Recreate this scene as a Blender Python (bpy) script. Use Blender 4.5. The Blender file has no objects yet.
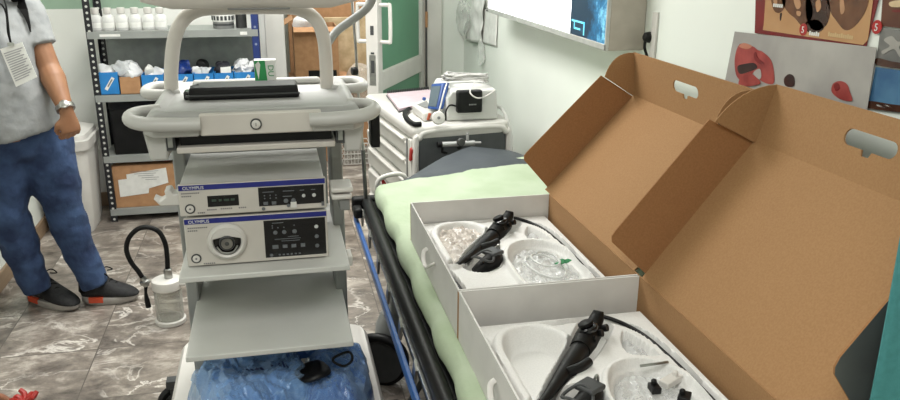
import bpy, bmesh, math, random
from mathutils import Vector, Matrix, noise
random.seed(7)
PI = math.pi
C = bpy.context.scene.collection
SC = bpy.context.scene

# ------------------------------------------------------------------ camera model
FPX, PITCH, YAW, ROLL, H = 790.0, math.radians(18.2), math.radians(12.5), math.radians(0.4), 1.64
Fv = Vector((math.sin(YAW)*math.cos(PITCH), math.cos(YAW)*math.cos(PITCH), -math.sin(PITCH)))
R0 = Vector((math.cos(YAW), -math.sin(YAW), 0)); U0 = R0.cross(Fv)
Rv = R0*math.cos(ROLL) + U0*math.sin(ROLL); Uv = U0*math.cos(ROLL) - R0*math.sin(ROLL)
O = Vector((0, 0, H))
def at(px, py, x=None, y=None, z=None):
    r = Fv + Rv*((px-450)/FPX) - Uv*((py-200)/FPX)
    t = (x-O.x)/r.x if x is not None else (y-O.y)/r.y if y is not None else (z-O.z)/r.z
    return O + r*t
cam = bpy.data.objects.new('camera', bpy.data.cameras.new('camera')); C.objects.link(cam)
M = Matrix.Identity(4)
for i in range(3):
    M[i][0], M[i][1], M[i][2], M[i][3] = Rv[i], Uv[i], -Fv[i], O[i]
cam.matrix_world = M
cam.data.sensor_width = 36; cam.data.lens = 36*FPX/900
cam.data.clip_start = 0.02
SC.camera = cam

# ------------------------------------------------------------------ materials
def lin(c):
    f = lambda v: v/12.92 if v <= .04045 else ((v+.055)/1.055)**2.4
    return tuple(f(v/255) for v in c) + (1,)
def nodes(name):
    m = bpy.data.materials.new(name); m.use_nodes = True
    nt = m.node_tree; return m, nt, nt.nodes['Principled BSDF']
def mat(name, c, rough=.5, metal=0, c2=None, scale=20, bump=0, bscale=None, detail=3, spec=None, stretch=None, alpha=None, coat=0):
    m, nt, b = nodes(name)
    b.inputs['Roughness'].default_value = rough; b.inputs['Metallic'].default_value = metal
    if spec is not None: b.inputs['Specular IOR Level'].default_value = spec
    if coat: b.inputs['Coat Weight'].default_value = coat
    if alpha is not None: b.inputs['Alpha'].default_value = alpha
    tc = nt.nodes.new('ShaderNodeTexCoord'); vec = tc.outputs['Object']
    if stretch:
        mp = nt.nodes.new('ShaderNodeMapping'); mp.inputs['Scale'].default_value = stretch
        nt.links.new(vec, mp.inputs[0]); vec = mp.outputs[0]
    n = nt.nodes.new('ShaderNodeTexNoise'); n.inputs['Scale'].default_value = scale; n.inputs['Detail'].default_value = detail
    nt.links.new(vec, n.inputs['Vector'])
    mx = nt.nodes.new('ShaderNodeMix'); mx.data_type = 'RGBA'
    if c2 is None: c2 = tuple(max(0, v*.93) for v in c)
    mx.inputs[6].default_value = lin(c); mx.inputs[7].default_value = lin(c2)
    rp = nt.nodes.new('ShaderNodeValToRGB'); rp.color_ramp.elements[0].position = .35; rp.color_ramp.elements[1].position = .65
    nt.links.new(n.outputs[0], rp.inputs[0]); nt.links.new(rp.outputs[0], mx.inputs[0])
    nt.links.new(mx.outputs[2], b.inputs['Base Color'])
    if bump:
        n2 = nt.nodes.new('ShaderNodeTexNoise'); n2.inputs['Scale'].default_value = bscale or scale*3; n2.inputs['Detail'].default_value = 4
        nt.links.new(vec, n2.inputs['Vector'])
        bp = nt.nodes.new('ShaderNodeBump'); bp.inputs['Strength'].default_value = bump; bp.inputs['Distance'].default_value = .01
        nt.links.new(n2.outputs[0], bp.inputs['Height']); nt.links.new(bp.outputs[0], b.inputs['Normal'])
    return m
def clear(name, c=(235,238,240), fac=.3, rough=.12, tint=(255,255,255)):
    m = bpy.data.materials.new(name); m.use_nodes = True; nt = m.node_tree; nt.nodes.clear()
    out = nt.nodes.new('ShaderNodeOutputMaterial'); t = nt.nodes.new('ShaderNodeBsdfTransparent'); t.inputs[0].default_value = lin(tint)
    p = nt.nodes.new('ShaderNodeBsdfPrincipled'); p.inputs['Base Color'].default_value = lin(c); p.inputs['Roughness'].default_value = rough
    lw = nt.nodes.new('ShaderNodeLayerWeight'); lw.inputs[0].default_value = .35
    n = nt.nodes.new('ShaderNodeTexNoise'); n.inputs['Scale'].default_value = 30
    mr = nt.nodes.new('ShaderNodeMath'); mr.operation = 'MULTIPLY_ADD'; mr.inputs[1].default_value = .6; mr.inputs[2].default_value = fac-.15
    a = nt.nodes.new('ShaderNodeMath'); a.operation = 'MULTIPLY_ADD'; a.inputs[1].default_value = .25
    nt.links.new(lw.outputs['Facing'], mr.inputs[0]); nt.links.new(n.outputs[0], a.inputs[0]); nt.links.new(mr.outputs[0], a.inputs[2])
    mx = nt.nodes.new('ShaderNodeMixShader'); nt.links.new(a.outputs[0], mx.inputs[0])
    nt.links.new(t.outputs[0], mx.inputs[1]); nt.links.new(p.outputs[0], mx.inputs[2]); nt.links.new(mx.outputs[0], out.inputs[0])
    return m
def emit(name, c, s):
    m, nt, b = nodes(name); b.inputs['Base Color'].default_value = lin(c)
    b.inputs['Emission Color'].default_value = lin(c); b.inputs['Emission Strength'].default_value = s
    return m

WHITE = mat('white_plastic', (214,211,206), .38, c2=(204,201,196), scale=6)
WARMWHITE = mat('warm_white_plastic', (205,200,192), .4, c2=(195,190,183), scale=5)
GREYWHITE = mat('grey_white_enamel', (212,212,208), .45, c2=(204,204,200), scale=5)
GREYPAINT = mat('grey_painted_steel', (150,152,150), .45, c2=(140,142,140), scale=8)
MIDGREY = mat('mid_grey_plastic', (130,131,130), .45)
DARKGREY = mat('dark_grey_plastic', (66,67,68), .5, c2=(56,58,59))
BLACK = mat('black_plastic', (10,10,11), .45, c2=(19,19,20), spec=.3)
BLACKRUB = mat('black_rubber', (10,10,11), .55, c2=(14,14,14), spec=.25)
BLACKGLOSS = mat('black_gloss', (14,14,16), .2, c2=(20,20,22))
STEEL = mat('brushed_steel', (176,176,172), .28, 1, c2=(150,150,148), scale=30)
DARKSTEEL = mat('dark_steel', (95,95,95), .4, .8)
CARD = mat('brown_cardboard', (158,120,80), .85, c2=(150,112,73), scale=220, detail=2, bump=.04)
CARDOUT = mat('cardboard_box_brown', (178,136,98), .85, c2=(166,124,88), scale=25)
CARDPALE = mat('pale_cardboard', (212,190,154), .85, c2=(178,154,118), scale=12)
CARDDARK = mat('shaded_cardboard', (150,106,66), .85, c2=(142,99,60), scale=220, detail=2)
SHADESIDE = mat('shaded_white_carton', (92,94,94), .6, c2=(84,86,86), scale=8)  # white outer face of the near flaps, its shade put into the colour
BOXWHITE = mat('white_carton', (214,212,208), .6, c2=(206,204,200), scale=12)
FOAM = mat('white_foam', (228,227,224), .6, c2=(220,219,216), scale=300, detail=2, bump=.08)
PAPER = mat('white_paper', (226,226,222), .8, c2=(216,216,212), scale=30)
GREYTEXT = mat('grey_print', (120,118,120), .7)
BLUEBIN = mat('blue_card', (38,128,196), .6, c2=(32,118,186), scale=15)
NAVY = mat('navy_paint', (32,52,112), .4, c2=(28,46,100))
OLYBLUE = mat('royal_blue_band', (34,42,128), .35)
RED = mat('red_plastic', (168,40,34), .4)
ORANGE = mat('orange_rubber', (214,82,50), .5)
GREENSHEET = mat('pale_green_cloth', (178,191,166), .9, c2=(167,182,153), scale=7, bump=.15, bscale=45)
TEAL = mat('teal_cloth', (70,136,138), .9, c2=(64,128,130), scale=90, bump=.1)
SKIN = mat('skin', (148,106,76), .5, c2=(136,94,66), scale=14)
JEANS = mat('blue_denim', (58,80,116), .9, c2=(28,44,76), scale=9, bump=.25, bscale=60, detail=6)
SHIRT = mat('grey_shirt', (150,152,152), .9, c2=(136,139,140), scale=18, bump=.15, bscale=70)
HAIR = mat('black_hair', (24,20,18), .6)
SOLE = mat('grey_sole', (160,155,150), .6)
SHOE = mat('black_shoe_mesh', (18,18,20), .75, c2=(30,30,32), scale=60, bump=.2)
CLEAR = clear('clear_plastic')
CLEARBAG = clear('clear_bag', fac=.42, rough=.18)
CLEARJAR = clear('clear_jar', (215,215,210), .12, .08, (240,240,238))
BOTTLE = clear('bottle_plastic', (236,236,234), .62, .3)
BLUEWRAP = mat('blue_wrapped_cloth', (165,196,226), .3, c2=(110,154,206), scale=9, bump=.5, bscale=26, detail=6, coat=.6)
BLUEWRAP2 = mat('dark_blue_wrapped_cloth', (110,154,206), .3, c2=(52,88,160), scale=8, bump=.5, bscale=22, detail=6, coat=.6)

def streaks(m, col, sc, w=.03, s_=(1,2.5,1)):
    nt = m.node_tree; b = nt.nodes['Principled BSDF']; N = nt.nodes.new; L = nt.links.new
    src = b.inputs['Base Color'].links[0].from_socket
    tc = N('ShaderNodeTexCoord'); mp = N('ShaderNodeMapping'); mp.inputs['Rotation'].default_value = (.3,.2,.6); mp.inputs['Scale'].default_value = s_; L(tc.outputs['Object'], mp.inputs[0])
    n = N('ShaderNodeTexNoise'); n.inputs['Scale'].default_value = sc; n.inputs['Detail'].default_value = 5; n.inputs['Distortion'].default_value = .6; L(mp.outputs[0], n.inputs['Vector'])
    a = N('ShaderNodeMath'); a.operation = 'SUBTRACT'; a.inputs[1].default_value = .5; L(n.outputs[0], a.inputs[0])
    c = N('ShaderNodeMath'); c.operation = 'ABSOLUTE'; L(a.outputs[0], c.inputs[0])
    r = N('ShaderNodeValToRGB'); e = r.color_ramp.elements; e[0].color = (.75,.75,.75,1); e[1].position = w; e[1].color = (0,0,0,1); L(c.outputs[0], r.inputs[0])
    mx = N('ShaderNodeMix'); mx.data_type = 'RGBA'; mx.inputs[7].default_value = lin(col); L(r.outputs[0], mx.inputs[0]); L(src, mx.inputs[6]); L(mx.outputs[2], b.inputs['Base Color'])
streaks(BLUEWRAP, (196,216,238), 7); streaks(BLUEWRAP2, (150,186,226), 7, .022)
# wall: white with faint unevenness, green above a line
def wall_mat(name, white, green=None, zline=0):
    m, nt, b = nodes(name); b.inputs['Roughness'].default_value = .65
    g = nt.nodes.new('ShaderNodeNewGeometry'); n = nt.nodes.new('ShaderNodeTexNoise'); n.inputs['Scale'].default_value = 2.5
    nt.links.new(g.outputs['Position'], n.inputs['Vector'])
    mx = nt.nodes.new('ShaderNodeMix'); mx.data_type = 'RGBA'
    mx.inputs[6].default_value = lin(white); mx.inputs[7].default_value = lin(tuple(v*.96 for v in white)); nt.links.new(n.outputs[0], mx.inputs[0])
    out = mx.outputs[2]
    if green:
        s = nt.nodes.new('ShaderNodeSeparateXYZ'); nt.links.new(g.outputs['Position'], s.inputs[0])
        gt = nt.nodes.new('ShaderNodeMath'); gt.operation = 'GREATER_THAN'; gt.inputs[1].default_value = zline; nt.links.new(s.outputs[2], gt.inputs[0])
        m2 = nt.nodes.new('ShaderNodeMix'); m2.data_type = 'RGBA'; nt.links.new(gt.outputs[0], m2.inputs[0]); nt.links.new(out, m2.inputs[6])
        m2.inputs[7].default_value = lin(green); out = m2.outputs[2]
    nt.links.new(out, b.inputs['Base Color'])
    bp = nt.nodes.new('ShaderNodeBump'); bp.inputs['Strength'].default_value = .05; n2 = nt.nodes.new('ShaderNodeTexNoise'); n2.inputs['Scale'].default_value = 60
    nt.links.new(g.outputs['Position'], n2.inputs['Vector']); nt.links.new(n2.outputs[0], bp.inputs['Height']); nt.links.new(bp.outputs[0], b.inputs['Normal'])
    return m
WALL = wall_mat('painted_wall', (232,236,229))
WALLG = wall_mat('painted_wall_two_tone', (232,232,227), (146,170,150), 1.236)
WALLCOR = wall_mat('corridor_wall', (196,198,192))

def floor_mat():
    m, nt, b = nodes('marble_tile_floor'); b.inputs['Roughness'].default_value = .3
    L = nt.links.new; N = nt.nodes.new
    g = N('ShaderNodeNewGeometry')
    mp = N('ShaderNodeMapping'); mp.inputs['Rotation'].default_value = (0,0,math.radians(22)); mp.inputs['Scale'].default_value = (1,1.35,1); L(g.outputs['Position'], mp.inputs[0])
    # tile id offset so that the veins break at the joints
    br = N('ShaderNodeTexBrick'); br.offset = 0.0; br.inputs['Scale'].default_value = 1.0; br.inputs['Brick Width'].default_value = .4; br.inputs['Row Height'].default_value = .4
    br.inputs['Mortar Size'].default_value = .0025; br.inputs['Color1'].default_value = (0,0,0,1); br.inputs['Color2'].default_value = (1,1,1,1); br.inputs['Mortar'].default_value = (.5,.5,.5,1)
    L(g.outputs['Position'], br.inputs['Vector'])
    sc = N('ShaderNodeVectorMath'); sc.operation = 'SCALE'; sc.inputs['Scale'].default_value = 6.0; L(br.outputs['Color'], sc.inputs[0])
    ad = N('ShaderNodeVectorMath'); ad.operation = 'ADD'; L(mp.outputs[0], ad.inputs[0]); L(sc.outputs[0], ad.inputs[1])
    n1 = N('ShaderNodeTexNoise'); n1.inputs['Scale'].default_value = 5.5; n1.inputs['Detail'].default_value = 10; n1.inputs['Roughness'].default_value = .68; n1.inputs['Distortion'].default_value = .3; L(ad.outputs[0], n1.inputs['Vector'])
    r1 = N('ShaderNodeValToRGB'); e = r1.color_ramp.elements; e[0].position = .34; e[0].color = lin((80,74,69)); e[1].position = .68; e[1].color = lin((196,188,178))
    x = e.new(.52); x.color = lin((136,127,118)); L(n1.outputs[0], r1.inputs[0])
    n2 = N('ShaderNodeTexNoise'); n2.inputs['Scale'].default_value = 3.0; n2.inputs['Detail'].default_value = 8; n2.inputs['Roughness'].default_value = .58; n2.inputs['Distortion'].default_value = .9; L(ad.outputs[0], n2.inputs['Vector'])
    sb = N('ShaderNodeMath'); sb.operation = 'SUBTRACT'; sb.inputs[1].default_value = .5; L(n2.outputs[0], sb.inputs[0])
    ab = N('ShaderNodeMath'); ab.operation = 'ABSOLUTE'; L(sb.outputs[0], ab.inputs[0])
    r2 = N('ShaderNodeValToRGB'); e = r2.color_ramp.elements; e[0].position = 0; e[0].color = (1,1,1,1); e[1].position = .024; e[1].color = (0,0,0,1); L(ab.outputs[0], r2.inputs[0])
    n3 = N('ShaderNodeTexNoise'); n3.inputs['Scale'].default_value = 2.2; L(ad.outputs[0], n3.inputs['Vector'])
    r3 = N('ShaderNodeValToRGB'); r3.color_ramp.elements[0].position = .45; r3.color_ramp.elements[1].position = .6; L(n3.outputs[0], r3.inputs[0])
    ml = N('ShaderNodeMath'); ml.operation = 'MULTIPLY'; L(r2.outputs[0], ml.inputs[0]); L(r3.outputs[0], ml.inputs[1])
    m2 = N('ShaderNodeMath'); m2.operation = 'MULTIPLY'; m2.inputs[1].default_value = .75; L(ml.outputs[0], m2.inputs[0])
    mx = N('ShaderNodeMix'); mx.data_type = 'RGBA'; L(m2.outputs[0], mx.inputs[0]); L(r1.outputs[0], mx.inputs[6]); mx.inputs[7].default_value = lin((232,226,218))
    mo = N('ShaderNodeMix'); mo.data_type = 'RGBA'; L(br.outputs['Fac'], mo.inputs[0]); L(mx.outputs[2], mo.inputs[6]); mo.inputs[7].default_value = lin((92,86,80))
    L(mo.outputs[2], b.inputs['Base Color'])
    return m
FLOOR = floor_mat()

def perforated(name, base, hole, step=.034):
    m, nt, b = nodes(name); N = nt.nodes.new; L = nt.links.new; b.inputs['Roughness'].default_value = .45
    g = N('ShaderNodeNewGeometry'); s = N('ShaderNodeSeparateXYZ'); L(g.outputs['Position'], s.inputs[0])
    uv = N('ShaderNodeTexCoord'); so = N('ShaderNodeSeparateXYZ'); L(uv.outputs['Object'], so.inputs[0])
    a = N('ShaderNodeMath'); a.operation = 'MODULO'; a.inputs[1].default_value = step; L(s.outputs[2], a.inputs[0])
    a1 = N('ShaderNodeMath'); a1.operation = 'SUBTRACT'; a1.inputs[1].default_value = step/2; L(a.outputs[0], a1.inputs[0])
    p1 = N('ShaderNodeMath'); p1.operation = 'POWER'; p1.inputs[1].default_value = 2; L(a1.outputs[0], p1.inputs[0])
    p2 = N('ShaderNodeMath'); p2.operation = 'POWER'; p2.inputs[1].default_value = 2; L(so.outputs[0], p2.inputs[0])
    ad = N('ShaderNodeMath'); ad.operation = 'ADD'; L(p1.outputs[0], ad.inputs[0]); L(p2.outputs[0], ad.inputs[1])
    lt = N('ShaderNodeMath'); lt.operation = 'LESS_THAN'; lt.inputs[1].default_value = .0072**2; L(ad.outputs[0], lt.inputs[0])
    mx = N('ShaderNodeMix'); mx.data_type = 'RGBA'; mx.inputs[6].default_value = lin(base); mx.inputs[7].default_value = lin(hole); L(lt.outputs[0], mx.inputs[0]); L(mx.outputs[2], b.inputs['Base Color'])
    return m
PERFB = perforated('perforated_black_steel', (30,30,34), (196,196,190))
PERFN = perforated('perforated_navy_steel', (34,52,110), (130,138,160), .1)

# ------------------------------------------------------------------ mesh building
class B:
    def __init__(s): s.bm = bmesh.new()
    def face(s, pts):
        vs = [s.bm.verts.new(p) for p in pts]; return s.bm.faces.new(vs)
    def box(s, lo, hi, rot=None, piv=None):
        r = bmesh.ops.create_cube(s.bm, size=1)['verts']
        lo, hi = Vector(lo), Vector(hi); c = (lo+hi)/2; d = hi-lo
        for v in r: v.co = Vector((v.co.x*d.x, v.co.y*d.y, v.co.z*d.z)) + c
        if rot: bmesh.ops.rotate(s.bm, verts=r, cent=piv or c, matrix=rot)
        return s
    def obox(s, c, ax, ay, az):          # centre and three half-axis vectors
        c = Vector(c); ax, ay, az = Vector(ax), Vector(ay), Vector(az)
        vs = [s.bm.verts.new(c + ax*i + ay*j + az*k) for i in (-1,1) for j in (-1,1) for k in (-1,1)]
        for q in ((0,1,3,2),(4,6,7,5),(0,4,5,1),(2,3,7,6),(0,2,6,4),(1,5,7,3)): s.bm.faces.new([vs[i] for i in q])
        return s
    def ring_loft(s, rings, cap=True, closed=False):
        R_ = [[s.bm.verts.new(p) for p in r] for r in rings]; n = len(R_[0])
        for a, b in zip(R_, R_[1:] + (R_[:1] if closed else [])):
            for i in range(n): s.bm.faces.new((a[i], a[(i+1)%n], b[(i+1)%n], b[i]))
        if cap and not closed:
            s.bm.faces.new(R_[0][::-1]); s.bm.faces.new(R_[-1])
        return s
    def tube(s, pts, r, seg=10, cap=True, closed=False, flat=1.0):
        pts = [Vector(p) for p in pts]; n = len(pts)
        rs = r if isinstance(r, (list, tuple)) else [r]*n
        rings = []; prev = None
        for i, p in enumerate(pts):
            if closed: t = pts[(i+1)%n] - pts[i-1]
            else: t = pts[min(i+1, n-1)] - pts[max(i-1, 0)]
            t.normalize()
            if prev is None: u = t.orthogonal().normalized()
            else:
                u = prev - t*prev.dot(t); u.normalize()
            prev = u; v = t.cross(u)
            rings.append([p + (u*math.cos(a) + v*math.sin(a)*flat)*rs[i] for a in [2*PI*k/seg for k in range(seg)]])
        return s.ring_loft(rings, cap, closed)
    def spline(s, pts, r, seg=10, sub=6, closed=False, cap=True, flat=1.0):
        P_, R_ = smooth_path(pts, r, sub, closed); return s.tube(P_, R_, seg, cap, closed, flat)
    def lathe(s, prof, o=(0,0,0), axis=(0,0,1), seg=20):
        o = Vector(o); q = Vector((0,0,1)).rotation_difference(Vector(axis).normalized())
        rings = [[o + q @ Vector((max(r,1e-4)*math.cos(2*PI*k/seg), max(r,1e-4)*math.sin(2*PI*k/seg), z)) for k in range(seg)] for r, z in prof]
        return s.ring_loft(rings)
    def prism(s, poly, vec, taper=None):
        poly = [Vector(p) for p in poly]; vec = Vector(vec)
        top = [p + vec for p in poly]
        if taper is not None:
            c = sum(top, Vector())/len(top); top = [c + (p-c)*taper for p in top]
        return s.ring_loft([poly, top])
    def ell(s, c, r, rot=None, u=16, v=10):
        vs = bmesh.ops.create_uvsphere(s.bm, u_segments=u, v_segments=v, radius=1)['verts']
        c = Vector(c); r = Vector(r) if not isinstance(r, (int, float)) else Vector((r,r,r))
        for w in vs:
            p = Vector((w.co.x*r.x, w.co.y*r.y, w.co.z*r.z))
            w.co = (rot @ p if rot else p) + c
        return s
    def grid(s, fn, nu, nv):
        V = [[s.bm.verts.new(fn(i/nu, j/nv)) for j in range(nv+1)] for i in range(nu+1)]
        for i in range(nu):
            for j in range(nv): s.bm.faces.new((V[i][j], V[i+1][j], V[i+1][j+1], V[i][j+1]))
        return s
    def holed(s, outer, holes, vec):     # flat outline with holes, given thickness by vec
        es = []
        for loop in [outer] + holes:
            vs = [s.bm.verts.new(p) for p in loop]
            es += [s.bm.edges.new((vs[i], vs[(i+1)%len(vs)])) for i in range(len(vs))]
        g = bmesh.ops.triangle_fill(s.bm, edges=es, use_beauty=True, use_dissolve=False)
        fs = [f for f in g['geom'] if isinstance(f, bmesh.types.BMFace)]
        ex = bmesh.ops.extrude_face_region(s.bm, geom=fs)
        for v in ex['geom']:
            if isinstance(v, bmesh.types.BMVert): v.co += Vector(vec)
        return s
    def jitter(s, amp, sc, seed=0):
        for v in s.bm.verts:
            v.co += noise.noise_vector(v.co*sc + Vector((seed*3.1, seed*1.7, seed)))*amp
        return s
def smooth_path(pts, r, sub=6, closed=False):
    pts = [Vector(p) for p in pts]; n = len(pts); rs = list(r) if isinstance(r, (list, tuple)) else [r]*n
    P_, R_ = [], []
    for i in range(n if closed else n-1):
        g = lambda k: pts[k % n] if closed else pts[max(0, min(n-1, k))]
        a, b, c, d = g(i-1), g(i), g(i+1), g(i+2)
        for k in range(sub):
            t = k/sub
            P_.append(.5*((2*b) + (c-a)*t + (2*a-5*b+4*c-d)*t*t + (3*b-a-3*c+d)*t**3))
            R_.append(rs[i]*(1-t) + rs[(i+1) % n]*t)
    if not closed: P_.append(pts[-1]); R_.append(rs[-1])
    return P_, R_
ORG = {}
def org_of(o):
    return ORG.get(o.name, Vector())
def obj(name, b, m, parent=None, bevel=0, loc=None, sharp=38, flat=False, remesh=0, smooth=0, solid=0, label=None, subd=0, bseg=2):
    bm = b.bm if isinstance(b, B) else b
    bmesh.ops.recalc_face_normals(bm, faces=bm.faces)
    if loc is None: loc = org_of(parent) if parent is not None else Vector()
    loc = Vector(loc)
    for v in bm.verts: v.co -= loc
    for f in bm.faces: f.smooth = not flat
    if not remesh:
        for e in bm.edges:
            if len(e.link_faces) == 2 and e.calc_face_angle(0) > math.radians(sharp): e.smooth = False
    me = bpy.data.meshes.new(name); bm.to_mesh(me); bm.free()
    o = bpy.data.objects.new(name, me); C.objects.link(o)
    me.materials.append(m)
    if parent is None: o.location = loc
    else: o.parent = parent
    ORG[o.name] = loc
    if remesh:
        md = o.modifiers.new('remesh', 'REMESH'); md.mode = 'VOXEL'; md.voxel_size = remesh; md.use_smooth_shade = True
    if smooth:
        md = o.modifiers.new('smooth', 'SMOOTH'); md.iterations = smooth; md.factor = .5
    if solid:
        md = o.modifiers.new('solid', 'SOLIDIFY'); md.thickness = solid; md.offset = 0
    if bevel:
        md = o.modifiers.new('bevel', 'BEVEL'); md.width = bevel; md.segments = bseg; md.limit_method = 'ANGLE'; md.angle_limit = math.radians(40)
    if subd:
        md = o.modifiers.new('sub', 'SUBSURF'); md.levels = subd; md.render_levels = subd
    if label: o['label'] = label
    return o
def thing(name, label, cat, loc, group=None):
    o = bpy.data.objects.new(name, None); C.objects.link(o); o.empty_display_size = .05
    o.location = loc; ORG[o.name] = Vector(loc); o['label'] = label; o['category'] = cat
    if group: o['group'] = group
    return o
def tag(o, label, cat, group=None):
    o['label'] = label; o['category'] = cat
    if group: o['group'] = group
    return o
def struct(name, b, m, parent=None, **k):
    o = obj(name, b, m, parent, **k)
    if parent is None: o['kind'] = 'structure'
    return o
def dup(root, loc, label=None):
    r = root.copy(); C.objects.link(r); r.location = loc
    if label: r['label'] = label
    for ch in list(root.children):
        c = ch.copy(); C.objects.link(c); c.parent = r
        for g in list(ch.children):
            d = g.copy(); C.objects.link(d); d.parent = c
    return r
def text(name, s, size, o, ux, uz, m, parent, ext=.0006, align='LEFT', label=None):
    """lettering as a mesh: o = origin, ux = reading direction, uz = up direction of the letters"""
    cu = bpy.data.curves.new('t', 'FONT'); cu.body = s; cu.size = size; cu.extrude = ext; cu.align_x = align; cu.resolution_u = 3
    t = bpy.data.objects.new('t', cu); C.objects.link(t)
    dg = bpy.context.evaluated_depsgraph_get(); me = bpy.data.meshes.new_from_object(t.evaluated_get(dg))
    bpy.data.objects.remove(t); bpy.data.curves.remove(cu)
    ux, uz = Vector(ux).normalized(), Vector(uz).normalized(); un = ux.cross(uz); loc = org_of(parent)
    for v in me.vertices: v.co = Vector(o) + ux*v.co.x + uz*v.co.y + un*v.co.z - loc
    me.name = name; ob = bpy.data.objects.new(name, me); C.objects.link(ob); ob.parent = parent
    me.materials.clear(); me.materials.append(m); ORG[ob.name] = loc
    if label: ob['label'] = label
    return ob
def lerp(a, b, t): return Vector(a)*(1-t) + Vector(b)*t
X_, Y_, Z_ = Vector((1,0,0)), Vector((0,1,0)), Vector((0,0,1))

# ================================================================== SETTING
XL, XR, YR, YF, ZC = -1.38, 1.24, 5.2, -1.6, 2.6
DX0, DX1 = .07, .985           # doorway in the rear wall
YC = 6.75                      # corridor rear wall
struct('floor', B().box((XL-.1, YF-.1, -.1), (2.6, YC+.1, 0)), FLOOR)
struct('ceiling', B().box((XL-.1, YF-.1, ZC), (2.6, YC+.1, ZC+.1)), WALL)
struct('wall_left', B().box((XL-.1, YF-.1, 0), (XL, YR, ZC)), WALL)
struct('wall_right', B().box((XR, YF-.1, 0), (XR+.1, YR+.12, ZC)), WALL)
struct('wall_front', B().box((XL, YF-.1, 0), (XR, YF, ZC)), WALL)
w = B().box((XL-.1, YR, 0), (DX0-.1, YR+.12, ZC)).box((DX0-.1, YR, 2.1), (DX1, YR+.12, ZC))
struct('wall_rear', w, WALLG)
struct('wall_rear_right', B().box((DX1, YR, 0), (XR, YR+.12, ZC)), WALL)
struct('wall_corridor', B().box((-1.4, YC, 0), (2.6, YC+.1, ZC)).box((-1.4, YR+.12, 0), (-1.3, YC, ZC)).box((2.5, YR+.12, 0), (2.6, YC, ZC)).box((XR+.1, YR+.02, 0), (2.5, YR+.12, ZC)), WALLCOR)
struct('trim_1', B().box((DX0-.12, YR-.015, 0), (DX0, YR+.135, 2.16)), WHITE, bevel=.004)
struct('trim_2', B().box((DX1-.01, YR-.03, 0), (DX1+.1, YR+.135, 2.16)), WHITE, bevel=.006)
struct('trim_3', B().box((DX0, YR-.015, 2.06), (DX1-.01, YR+.135, 2.16)), WHITE, bevel=.004)
WOOD = mat('tan_skirting', (150,128,104), .5, c2=(136,114,92), scale=4, stretch=(8,1,8))
struct('baseboard_left', B().box((XL, YF, 0), (XL+.014, YR, .09)), WOOD, bevel=.003)
struct('baseboard_rear', B().box((XL+.014, YR-.014, 0), (DX0-.12, YR, .09)), WOOD, bevel=.003)
struct('baseboard_right', B().box((XR-.014, YF, 0), (XR, YR, .09)), WOOD, bevel=.003)

# ---- open door leaf (hinged on the rear wall, swung into the room)
hx = Vector((DX1-.015, YR-.03, 0)); ex = Vector((.56, 4.40, 0)); du = (hx-ex).normalized(); dn = Vector((-du.y, du.x, 0))   # dn points to the left/back face
DW = (hx-ex).length; TH = .07
GREENP = mat('green_door_panel', (92,146,116), .5, c2=(86,138,110), scale=3)
def leaf(u, w, z): return ex + du*u + dn*w + Z_*z
def lbox(b, u0, u1, w0, w1, z0, z1):
    return b.obox(leaf((u0+u1)/2, (w0+w1)/2, (z0+z1)/2), du*(u1-u0)/2, dn*(w1-w0)/2, Z_*(z1-z0)/2)
zr0, zr1 = .82, .93
door = B()
lbox(door, 0, .075, 0, TH, .012, 2.05); lbox(door, DW-.07, DW, 0, TH, .012, 2.05)
for a, b_ in ((.012,.16),(zr0,zr1),(1.95,2.05)): lbox(door, .075, DW-.07, 0, TH, a, b_)
D1 = struct('door_1', door, WHITE, bevel=.004)
for a, b_ in ((.16,zr0),(zr1,1.95)):
    pb = B(); lbox(pb, .075, DW-.07, .02, TH-.02, a, b_); obj('panel', pb, GREENP, D1, label='green door panel')
hb = B()
for sgn, w0 in ((-1, 0), (1, TH)):
    p = [leaf(.04, w0, 1.30), leaf(.04, w0+sgn*.06, 1.30), leaf(.04, w0+sgn*.06, 1.10), leaf(.04, w0, 1.10)]
    obj('handle', B().spline([p[0], lerp(p[0],p[1],.8), lerp(p[1],p[2],.06), lerp(p[1],p[2],.94), lerp(p[3],p[2],.8), p[3]], .011, 8), WHITE, D1)
lk = B()
for z0, z1 in ((1.14,1.19),(.93,1.0),(1.035,1.045)): lbox(lk, -.002, .004, .022, .042, z0, z1)
obj('lock_strip', lk, DARKGREY, D1, label='dark lock slots in the door edge')
lkp = B(); lbox(lkp, -.001, .004, .014, .052, .86, 1.03); obj('lock_plate', lkp, STEEL, D1)
sl = B(); sl.box((DX1-.014, YR-.045, .0), (DX1-.002, YR-.03, 2.06)); struct('trim_4', sl, DARKGREY)
hg = B().box((DX1-.016, YR-.052, 1.10), (DX1, YR-.045, 1.2)); obj('hinge', hg, CARDOUT, D1)

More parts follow.
